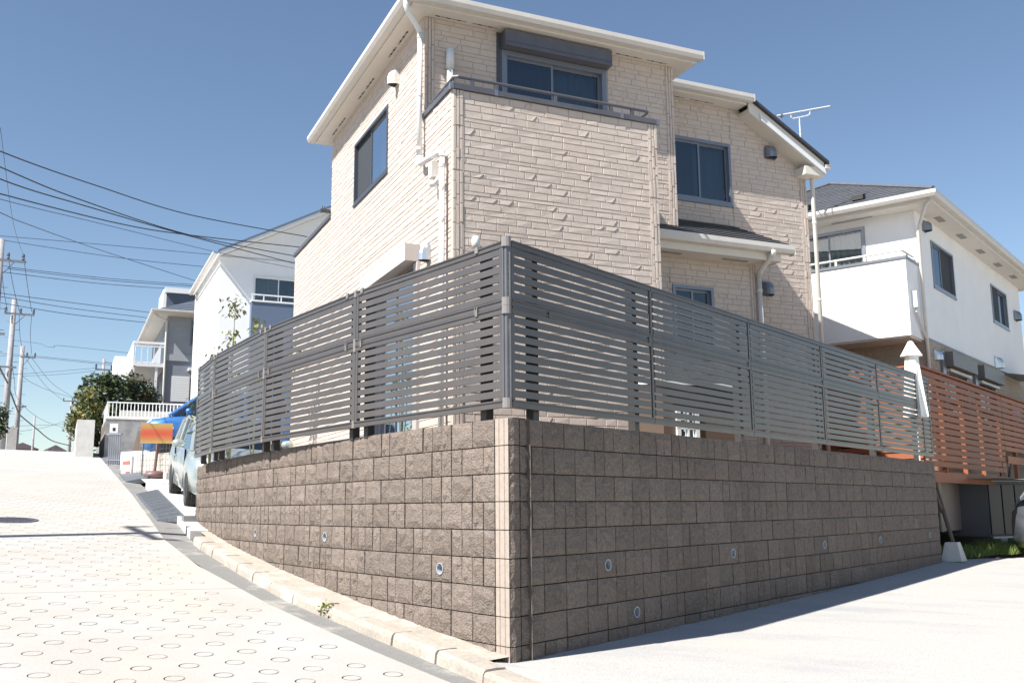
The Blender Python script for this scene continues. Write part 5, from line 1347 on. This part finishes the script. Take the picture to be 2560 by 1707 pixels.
for v in (.2, 6.4):
    mb = MB(); mb.box(GH, -1.3, -.02, v-.03, v+.03, 7.02, 7.12); mb.box(GH, -1.3, -.02, v-.02, v+.02, 6.9, 6.95); mb.build('balcony_rail', 'white_metal', gh)
mb = MB(); mb.box(GH, -1.33, -1.27, .2, 6.4, 7.02, 7.12); mb.build('balcony_rail', 'white_metal', gh)
for k in range(14):
    mb = MB(); mb.box(GH, -1.31, -1.29, .25+k*.44, .60+k*.44, 6.25, 7.0); mb.build('balcony_panel', 'white_metal', gh)
for k in range(5):
    mb = MB(); mb.box(GH, -1.25+k*.25, -1.22+k*.25, .18, .22, 6.25, 7.0); mb.build('baluster', 'white_metal', gh)
for u, v in ((-1.28, .3), (-1.28, 2.2), (-1.28, 6.2), (-.35, .3)):
    mb = MB(); mb.box(GH, u-.05, u+.05, v-.05, v+.05, 3, 6.05); mb.build('post', 'white_metal', gh)
mb = MB(); slab3(mb, gl_, .6, 2.3, 6.25, 7.9, .002, .04); slab3(mb, gl_, .8, 2.2, 3.5, 5.6, .002, .04); mb.build('door', 'alu_dark', gh)
mb = MB(); mb.box(GH, -1.9, -1.31, 3.4, 5.6, 5.2, 6.9); mb.build('balcony_screen', 'white', gh)
# retaining wall with white railing below it
RW = Fr(-13.84, 33.23, R(65.466)); rt = thing('railed_wall', 'old grey concrete retaining wall with a white steel railing on top, behind the blue car', 'wall', RW(0, 0, 1.9))
mb = MB(); mb.box(RW, 0, 8, 0, .2, 1.3, 3.08); mb.box(RW, 0, .2, .201, 8, 1.3, 3.08); mb.build('wall', 'old_concrete', rt)
mb = MB(); mb.box(RW, -.02, 8, -.02, .22, 3.081, 3.13); mb.build('coping', 'pale_concrete', rt)
for z in (3.16, 3.66):
    mb = MB(); mb.box(RW, .0, 6, .05, .09, z-.018, z+.018); mb.build('rail', 'white_metal', rt)
    mb = MB(); mb.box(RW, .02, .06, .091, 6, z-.018, z+.018); mb.build('rail', 'white_metal', rt)
for k in range(46):
    mb = MB(); mb.box(RW, .06+k*.117, .085+k*.117, .06, .08, 3.179, 3.641); mb.build('baluster', 'white_metal', rt)
for k in range(12):
    mb = MB(); mb.box(RW, .03, .05, .2+k*.3, .225+k*.3, 3.179, 3.641); mb.build('baluster', 'white_metal', rt)
mb = MB(); mb.box(RW, -.9, -.35, -.4, 5, 1.4, 3.0); mb.build('pale_pier', 'pale_concrete', rt)
mb = MB(); mb.box(RW, .0, 10, .25, 10, 2.7, 3.02); mb.build('upper_plot', 'soil', kind='structure')
mb = MB(); mb.box(RW, .5, 2.3, 1.2, 1.5, 3.0, 3.5); 
bx_ = thing('planter_box', 'pale grey planter box behind the white railing, below the grey house', 'planter', RW(1.2, 1.3, 3.02)); mb.build('box', 'pale_concrete', bx_)

# ------------------------------------------------------------- foliage
def leaf_mass(name, parent, mats_, blobs, n, size, seed, flat=.0, kind=None):
    "leaf-sized faces scattered through a cluster of lumpy volumes"
    r = random.Random(seed); mb = MB(); tot = sum(b[3]**2*b[4] for b in blobs)
    for (cx, cy, cz, rad, hz) in blobs:
        m_ = int(n*(rad**2*hz)/tot)
        for _ in range(m_):
            while True:
                d = Vector((r.gauss(0, 1), r.gauss(0, 1), r.gauss(0, 1))).normalized(); q = r.random()**.35
                lum = 1+.22*sin(d.x*5+cx)*cos(d.z*4+cz)+.15*sin(d.y*7)
                p = Vector((cx+d.x*rad*q*lum, cy+d.y*rad*q*lum, cz+d.z*hz*q*lum)); break
            a = Vector((r.gauss(0, 1), r.gauss(0, 1), r.gauss(0, .6))).normalized(); b = a.cross(Vector((r.gauss(0, 1), r.gauss(0, 1), r.gauss(0, 1)))).normalized()
            s = size*r.uniform(.6, 1.4); mb.face([p-a*s, p-b*s*.45, p+a*s, p+b*s*.45], r.randrange(len(mats_)))
    return mb.build(name, mats_, parent, kind=kind)
def shrub(name, label, cat, base, blobs, mats_, n, size, seed, trunk=.06, h=1.0):
    t = thing(name, label, cat, base); leaf_mass('crown', t, mats_, blobs, n, size, seed)
    mb = MB(); b = Vector(base)
    r = random.Random(seed)
    for (cx, cy, cz, rad, hz) in blobs[:5]:
        c = Vector((cx, cy, cz)); mb.tube([b, b.lerp(c, .4)+Vector((r.uniform(-.1, .1), r.uniform(-.1, .1), 0)), c], [trunk, trunk*.7, trunk*.3], 6)
    mb.build('trunk', 'bark', t); return t
shrub('evergreen_tree', 'dark evergreen tree behind the hedge, left of the white railing', 'tree', (-17.0, 40.8, 2.6), [(-17.25, 40.5, 4.9, .85, .8), (-16.6, 40.7, 4.5, .9, .9), (-17.1, 40.6, 3.9, .9, .9), (-17.7, 40.3, 4.5, .5, .4), (-16.4, 40.6, 5.15, .6, .45), (-16.9, 40.6, 5.35, .45, .4), (-16.3, 40.7, 3.7, .8, .8)], ['leaf_dark', 'leaf_dark', 'leaf_mid'], 5200, .11, 5, .1)
shrub('conifer_tree', 'olive-brown conifer behind the white railing, right of the dark evergreen', 'tree', (-15.9, 41.0, 2.6), [(-15.85, 41.0, 4.6, .62, 1.0), (-15.5, 41.2, 4.3, .6, .8), (-16.1, 41.0, 5.35, .2, .6), (-15.4, 41.1, 5.0, .3, .5)], ['leaf_olive', 'leaf_dark'], 2600, .09, 8, .08)
shrub('hedge_bush', 'green and golden bush at the roadside near the crest', 'bush', (-16.4, 37.6, 2.3), [(-16.35, 37.6, 4.25, .42, .5), (-16.45, 37.5, 3.5, .55, .6), (-16.7, 37.4, 3.2, .4, .6), (-16.2, 37.6, 2.8, .45, .55), (-16.2, 37.7, 3.8, .35, .5)], ['leaf_mid', 'leaf_mid', 'leaf_gold', 'leaf_dark'], 3600, .075, 9, .05)
shrub('roadside_shrub', 'round dark shrub at the left edge beside the utility pole', 'bush', (-22.9, 42.3, 3.0), [(-22.6, 42.5, 4.2, .62, .55), (-22.9, 42.3, 3.8, .8, .7), (-22.5, 42.4, 3.5, .6, .5)], ['leaf_dark', 'leaf_mid'], 2600, .085, 12, .06)
gpst = thing('gate_post', 'pale concrete gate post between the left-hand utility poles', 'post', (-22.75, 44.5, 2.9)); mb = MB(); mb.box(Fr(-22.95, 44.4, R(60)), 0, .4, 0, .35, 2.5, 3.72); mb.build('pier', 'pale_concrete', gpst)
mb = MB(); mb.box(Fr(-22.98, 44.38, R(60)), 0, .46, 0, .41, 3.721, 3.78); mb.build('cap', 'pale_concrete', gpst)

# saplings behind the fence: thin stems with drooping leaves
def sapling(label, base, tops, seed):
    r = random.Random(seed); t = thing('sapling', label, 'sapling', base)
    mb = MB(); b = Vector(base); leaves = MB()
    for (x, y, z, n, sp) in tops:
        c = Vector((x, y, z)); m_ = b.lerp(c, .6)+Vector((r.uniform(-.05, .05), r.uniform(-.05, .05), 0)); mb.tube([b, m_, c], [.014, .010, .004], 5)
        for _ in range(n):
            d = Vector((r.gauss(0, 1), r.gauss(0, 1), r.uniform(-1.4, .5))); d.normalize(); st_ = c+Vector((r.gauss(0, sp*.35), r.gauss(0, sp*.35), r.uniform(-sp*1.1, sp*.2)))
            L1 = r.uniform(.075, .13); dr = (Vector((d.x, d.y, 0))*.8+Vector((0, 0, -.55))).normalized(); sd_ = dr.cross(Vector((0, 0, 1))).normalized()*L1*.22
            p1 = st_+Vector((d.x, d.y, .1))*.04; mid_ = p1+dr*L1*.5+Vector((0, 0, .012))
            leaves.face([p1, mid_+sd_, p1+dr*L1]); leaves.face([p1, p1+dr*L1, mid_-sd_])
    mb.build('stem', 'stem', t); leaves.build('leaves', 'leaf', t, kind='stuff')
def sap(px, D=17):
    pass
E_ = [
 ('leafy sapling with round top cluster rising highest above the left-hand fence', [(-4.71, 16.33, 3.55, 60, .28), (-4.72, 16.32, 2.98, 34, .22), (-4.66, 16.33, 2.3, 40, .3), (-4.85, 16.3, 2.45, 26, .22)], (-4.72, 16.33, .6)),
 ('sapling with small tufts, second from the left above the fence', [(-4.36, 16.43, 3.2, 26, .18), (-4.28, 16.45, 3.0, 26, .17), (-4.33, 16.4, 2.65, 12, .1), (-4.5, 16.4, 2.3, 22, .2)], (-4.35, 16.43, .6)),
 ('spreading sapling with drooping leaves at the right of the group above the fence', [(-4.12, 16.5, 2.45, 44, .26), (-3.92, 16.54, 2.62, 44, .2), (-3.66, 16.6, 2.72, 40, .2), (-4.3, 16.5, 2.15, 26, .22), (-3.8, 16.5, 2.4, 22, .16)], (-4.0, 16.52, .6)),
 ('low leafy sapling leaning over the far left end of the fence', [(-5.0, 16.2, 2.7, 34, .24), (-5.02, 16.2, 2.2, 30, .26), (-5.18, 16.15, 1.85, 30, .22), (-4.9, 16.2, 1.6, 34, .24), (-5.2, 16.1, 1.5, 22, .2)], (-5.0, 16.2, .5))]
for i, (lab, tops, base) in enumerate(E_): sapling(lab, base, tops, 60+i)
# weed in the kerb, grass under the deck
wk = Vector((-1.60, 8.58, 0)); wk.z = G(wk.x, wk.y)-.05
wd = thing('weed', 'small green weed growing from a broken notch in the kerb', 'weed', wk)
leaf_mass('leaves', wd, ['weed_leaf' if 'weed_leaf' in M else 'leaf'], [(wk.x, wk.y, wk.z+.06, .07, .06), (wk.x+.05, wk.y-.03, wk.z+.02, .05, .04)], 90, .018, 3)
mb = MB(); mb.tube([wk, wk+Vector((0, 0, .08))], .003, 4); mb.build('stem', 'stem', wd)
r = random.Random(4); mb = MB()
for _ in range(9000):
    a = r.uniform(7.15, 11.0); t_ = r.random(); x = a; y = 16.05+(a-7.1)*.86+t_*1.0-.05*sin(a*6); z = G(x, y)-.01
    h = r.uniform(.03, .13)*(1.5 if x > 8.3 else 1); d = Vector((r.gauss(0, .03), r.gauss(0, .03), h)); s = Vector((r.uniform(-.008, .008), r.uniform(-.008, .008), 0))
    mb.face([(x-s.x, y-s.y, z), (x+s.x, y+s.y, z), (x+d.x, y+d.y, z+d.z)])
mb.build('grass', 'grass', kind='stuff')

# ------------------------------------------------------------- utility poles and wires
def util_pole(label, base, top, r0, arms, name='utility_pole', steps=True, group='utility poles along the street'):
    b, t_ = Vector(base), Vector(top); p = thing(name, label, 'utility pole', b, group)
    b = Vector((t_.x, t_.y, G(t_.x, t_.y)-.5))
    mb = MB(); mb.tube([b, t_], [r0, r0*.62], 14); mb.build('pole_shaft', 'pole', p, smooth=True)
    for (z, az, l0, l1, ins) in arms:
        f = Fr(t_.x, t_.y, az); mb = MB(); mb.box(f, -l0, l1, -r0-.07, -r0-.0, z-.05, z+.05); mb.build('crossarm', 'steelarm', p)
        for u in ins:
            mb = MB(); mb.lathe(f(u, -r0-.035, z+.05), [(.03, 0), (.07, .05), (.045, .12), (.07, .18), (.05, .26), (.02, .30)], 10); mb.build('insulator', 'insul', p)
        mb = MB(); mb.tube([f(l1*.55, -r0-.035, z-.05), f(0, 0, z-.7)], .02, 5); mb.build('brace', 'steelarm', p)
    if steps:
        f = Fr(t_.x, t_.y, R(65)); mb = MB(); z = b.z+3.2; k = 0
        while z < t_.z-.6:
            s = 1 if k % 2 else -1; mb.tube([f(s*r0*.6, 0, z), f(s*(r0+.16), 0, z)], .012, 4); z += .45; k += 1
        mb.build('climbing_step', 'steelarm', p, kind='stuff')
    return p
AZp = R(62)
util_pole('nearest tall concrete utility pole at the left edge, cut off by the frame', (-21.3, 39.7, 2.6), (-21.34, 39.62, 11.24), .20, [(10.30, AZp, .7, .98, (.3, .86)), (7.2, AZp, .3, .4, ())])
util_pole('second tall utility pole from the left, with a three-insulator crossarm', (-27.6, 53.3, 3.3), (-27.68, 53.23, 11.62), .20, [(10.78, AZp, .45, 1.05, (-.4, .35, 1.0)), (4.6+3.2, AZp, .45, .35, ())])
util_pole('third tall utility pole from the left, thinner, beside the second', (-33.9, 66.9, 4.3), (-33.95, 66.88, 11.3), .22, [(10.5, AZp, .1, .85, (.3, .8)), (7.1, AZp, .1, .5, ())])
util_pole('distant utility pole with a wide T-shaped crossarm near the hedge', (-45.3, 100.2, 3), (-45.37, 100.21, 11.29), .24, [(11.1, AZp, .85, .85, (-.8, .8, 0))], steps=False)
util_pole('distant dark utility pole just right of the T-shaped one', (-48.9, 109.6, 3), (-48.97, 109.55, 10.93), .26, [], steps=False)
util_pole('thin distant pole standing alone between the utility poles', (-39.6, 80.8, 4), (-39.59, 80.82, 7.8), .12, [], steps=False)
util_pole('utility pole rising behind the dark evergreen tree', (-25.7, 60.8, 4), (-25.68, 60.8, 9.41), .13, [(8.7, AZp, .5, .5, (-.45, .45)), (8.35, AZp, .5, .5, ())], steps=False)
util_pole('utility pole outside the left edge of the photograph that casts its shadow across the road', (-9.5, 9.3, -1.5), (-9.5, 9.3, 7.4), .16, [(6.9, R(150), .8, .8, (-.7, .7))], group=None)
WIRES = [["n",[[-8.0,11.49,5.17],[-7.45,13.59,5.18],[-7.22,16.49,5.61],[-6.57,19.42,5.98],[-4.96,22.97,6.51]]],["n",[[-7.95,11.53,4.35],[-7.41,13.61,4.54],[-7.24,17.57,5.25],[-6.75,19.88,5.69],[-5.1,22.94,6.24]]],["n",[[-7.99,11.5,4.96],[-7.43,13.6,4.94],[-7.29,15.91,5.19],[-6.75,19.88,5.69],[-5.33,23.4,6.14]]],["n",[[-7.98,11.5,4.81],[-7.42,13.61,4.76],[-7.17,15.96,5.08],[-6.75,19.89,5.67],[-5.32,23.4,5.95]]],["t",[[-9.08,13.18,4.91],[-8.6,15.81,5.18],[-8.74,20.19,6.04],[-8.02,25.78,6.9],[-6.68,29.25,7.29]]],["n",[[-11.36,16.46,6.28],[-11.45,21.09,6.6],[-11.88,23.13,6.94],[-12.73,29.36,7.95],[-13.51,40.82,9.65]]],["t",[[-13.51,40.82,9.65],[-13.56,41.12,9.45],[-13.33,41.51,9.27]]],["f",[[-21.4,39.59,11.37],[-18.32,42.19,11.69],[-14.38,45.79,12.12]]],["f",[[-21.34,39.62,11.2],[-17.53,42.53,11.15],[-14.73,45.68,11.5]]],["f",[[-21.06,39.77,10.07],[-17.79,42.42,10.17],[-14.55,45.74,10.59]]],["f",[[-21.05,39.77,10.0],[-17.78,42.42,10.08],[-14.55,45.74,10.51]]],["f",[[-21.24,39.67,9.84],[-18.23,42.23,9.91],[-14.54,45.74,10.31]]],["f",[[-21.22,39.68,9.02],[-20.85,39.88,8.91],[-16.52,44.0,8.93],[-15.96,44.52,8.95]]],["f",[[-21.2,39.69,8.79],[-19.19,41.8,8.71],[-16.02,44.72,8.72]]],["f",[[-21.19,39.7,8.53],[-19.18,41.81,8.44],[-16.01,44.72,8.5]]],["f",[[-27.65,53.25,9.34],[-25.96,52.98,9.08],[-25.46,52.67,8.87],[-24.89,52.39,8.77],[-24.38,52.08,8.8],[-18.15,46.59,7.45]]],["f",[[-29.06,54.77,8.85],[-26.72,53.72,8.53],[-18.32,46.52,6.86]]],["f",[[-29.05,54.77,8.71],[-26.71,53.73,8.46],[-18.32,46.52,6.78]]],["t",[[-10.6,19.28,7.86],[-15.86,30.08,9.03],[-20.54,40.04,10.53]]],["f",[[-20.53,40.04,10.36],[-23.51,46.38,10.69],[-26.88,53.64,11.03]]],["f",[[-21.05,39.77,10.38],[-24.08,46.09,10.73],[-27.43,53.36,10.98]]],["f",[[-21.27,39.65,10.18],[-24.44,45.9,10.59],[-27.94,53.1,10.93]]],["f",[[-26.87,53.65,10.81],[-29.99,59.92,10.75],[-33.42,67.14,10.77]]],["f",[[-27.42,53.37,10.76],[-30.5,59.65,10.71],[-33.89,66.91,10.74]]],["f",[[-33.39,67.16,10.49],[-39.29,83.19,10.66],[-44.71,100.5,11.23]]],["f",[[-33.69,67.01,10.39],[-39.85,82.92,10.53],[-46.01,99.92,11.1]]],["c",[[-18.91,35.25,5.59],[-21.05,39.77,5.79],[-27.7,53.22,6.95],[-28.42,55.1,6.56],[-33.91,66.9,6.68],[-34.22,67.86,6.56],[-37.7,77.3,6.47],[-41.29,87.77,6.23],[-45.18,100.29,6.57]]],["f",[[-27.58,53.29,8.11],[-30.61,59.6,7.95],[-33.94,66.88,7.54],[-39.96,82.87,7.65],[-45.23,100.27,8.16]]],["f",[[-28.99,54.81,7.66],[-33.83,66.94,9.37],[-30.91,65.03,9.23],[-26.08,60.63,8.81]]],["f",[[-33.82,66.94,9.21],[-30.35,65.29,9.09],[-26.07,60.63,8.65]]],["f",[[-33.89,66.91,10.32],[-35.05,69.68,9.44],[-37.98,81.59,9.67],[-37.92,90.37,9.74]]],["f",[[-41.04,80.1,6.89],[-42.95,90.31,7.85],[-45.37,100.21,8.81]]],["f",[[-39.59,78.59,6.34],[-42.94,90.31,7.7],[-45.34,100.22,9.39]]],["f",[[-25.63,60.82,9.21],[-25.56,63.01,9.38],[-25.47,65.2,9.18]]]]
WR_ = {'n': .011, 't': .007, 'f': .014, 'c': .045}
LB = {'n': 'black cable running from the upper left down to the houses', 't': 'thin wire crossing the sky on the left', 'f': 'distant power line between the utility poles', 'c': 'thick communication cable sagging from pole to pole'}
for wi, (kind, pts) in enumerate(WIRES):
    P_ = [Vector(p) for p in pts]; out = []
    for i in range(len(P_)-1):
        p0, p1, p2, p3 = P_[max(i-1, 0)], P_[i], P_[i+1], P_[min(i+2, len(P_)-1)]
        for k in range(8):
            t = k/8; out.append(.5*((2*p1)+(p2-p0)*t+(2*p0-5*p1+4*p2-p3)*t*t+(3*p1-p0-3*p2+p3)*t**3))
    out.append(P_[-1]); mb = MB(); mb.tube(out, WR_[kind], 5)
    mb.build('power_line', 'wire' if kind in 'nc' else 'wire_blue', loc=P_[0], label=(('uppermost', 'second', 'third', 'fourth', 'fifth and lowest')[wi if wi < 4 else 4]+' of the '+LB[kind].replace('cable', 'cables')) if kind == 'n' else LB[kind], cat='cable', group={'n': 'near cables', 't': 'thin wires', 'f': 'distant power lines', 'c': 'communication cables'}[kind])
# distant houses beyond the crest, and bare trees
for i, (x, y, w_, lab) in enumerate([(-59.5, 115.6, 3.0, 'distant house with brown gabled roof beyond the crest, right of the pole'), (-56.0, 117.5, 2.2, 'smaller distant gabled house beyond the crest')]):
    f = Fr(x, y, R(62)); d = thing('far_house', lab, 'house', (x, y, 2)); zt_ = 7.3-.2*i
    mb = MB(); mb.box(f, 0, w_, 0, 5, 0, zt_); mb.build('wall', 'grey_render', d)
    mb = MB(); a, b, c = f(-.3, -.2, zt_), f(w_+.3, -.2, zt_), f(w_/2, -.2, zt_+.75); a2, b2, c2 = f(-.3, 5.2, zt_), f(w_+.3, 5.2, zt_), f(w_/2, 5.2, zt_+.75)
    mb.face((a, b, c)); mb.face((b, b2, c2, c)); mb.face((a2, a, c, c2)); mb.face((b2, a2, c2)); mb.build('roof', 'far_roof', d)
r = random.Random(77)
for i, (x, y, z, h, lab) in enumerate([(-50.0, 112, 5.5, 2.6, 'faint bare tree beyond the crest, left of the T-shaped pole'), (-54.5, 116, 5.8, 2.4, 'faint bare tree over the distant roofs'), (-46.5, 118, 5.5, 2.2, 'faint bare tree beside the distant dark pole')]):
    t_ = thing('bare_tree', lab, 'tree', (x, y, 3)); mb = MB()
    mb.tube([(x, y, 2), (x, y, z+.3)], [.15, .08], 5); mb.build('trunk', 'twig', t_); mb = MB()
    for _ in range(170):
        a = r.uniform(0, 6.28); l_ = r.uniform(.6, 1.0)*h*.55; e = r.uniform(.15, 1.2); s = Vector((x+r.gauss(0, .5), y+r.gauss(0, .5), z+r.uniform(-.3, .8)))
        q = s+Vector((cos(a)*cos(e), sin(a)*cos(e), sin(e)))*l_; mb.tube([s, q], [.022, .006], 3)
    mb.build('twigs', 'twig', t_)
# wall and low building outside the left edge of the photograph whose shade falls across the road
gb = thing('garage', 'low grey garage outside the left edge of the photograph that shades the road', 'garage', (-11.5, 14, -.5))
mb = MB(); GB = Fr(-9.35, 12.45, R(-27.5)); mb.box(GB, 0, 5.3, .0, 3, -1, 2.75); mb.build('wall', 'grey_render', gb)
mb = MB(); mb.box(GB, -.05, 5.35, -.03, 3.1, 2.752, 2.86); mb.build('roof', 'slate_grey', gb)
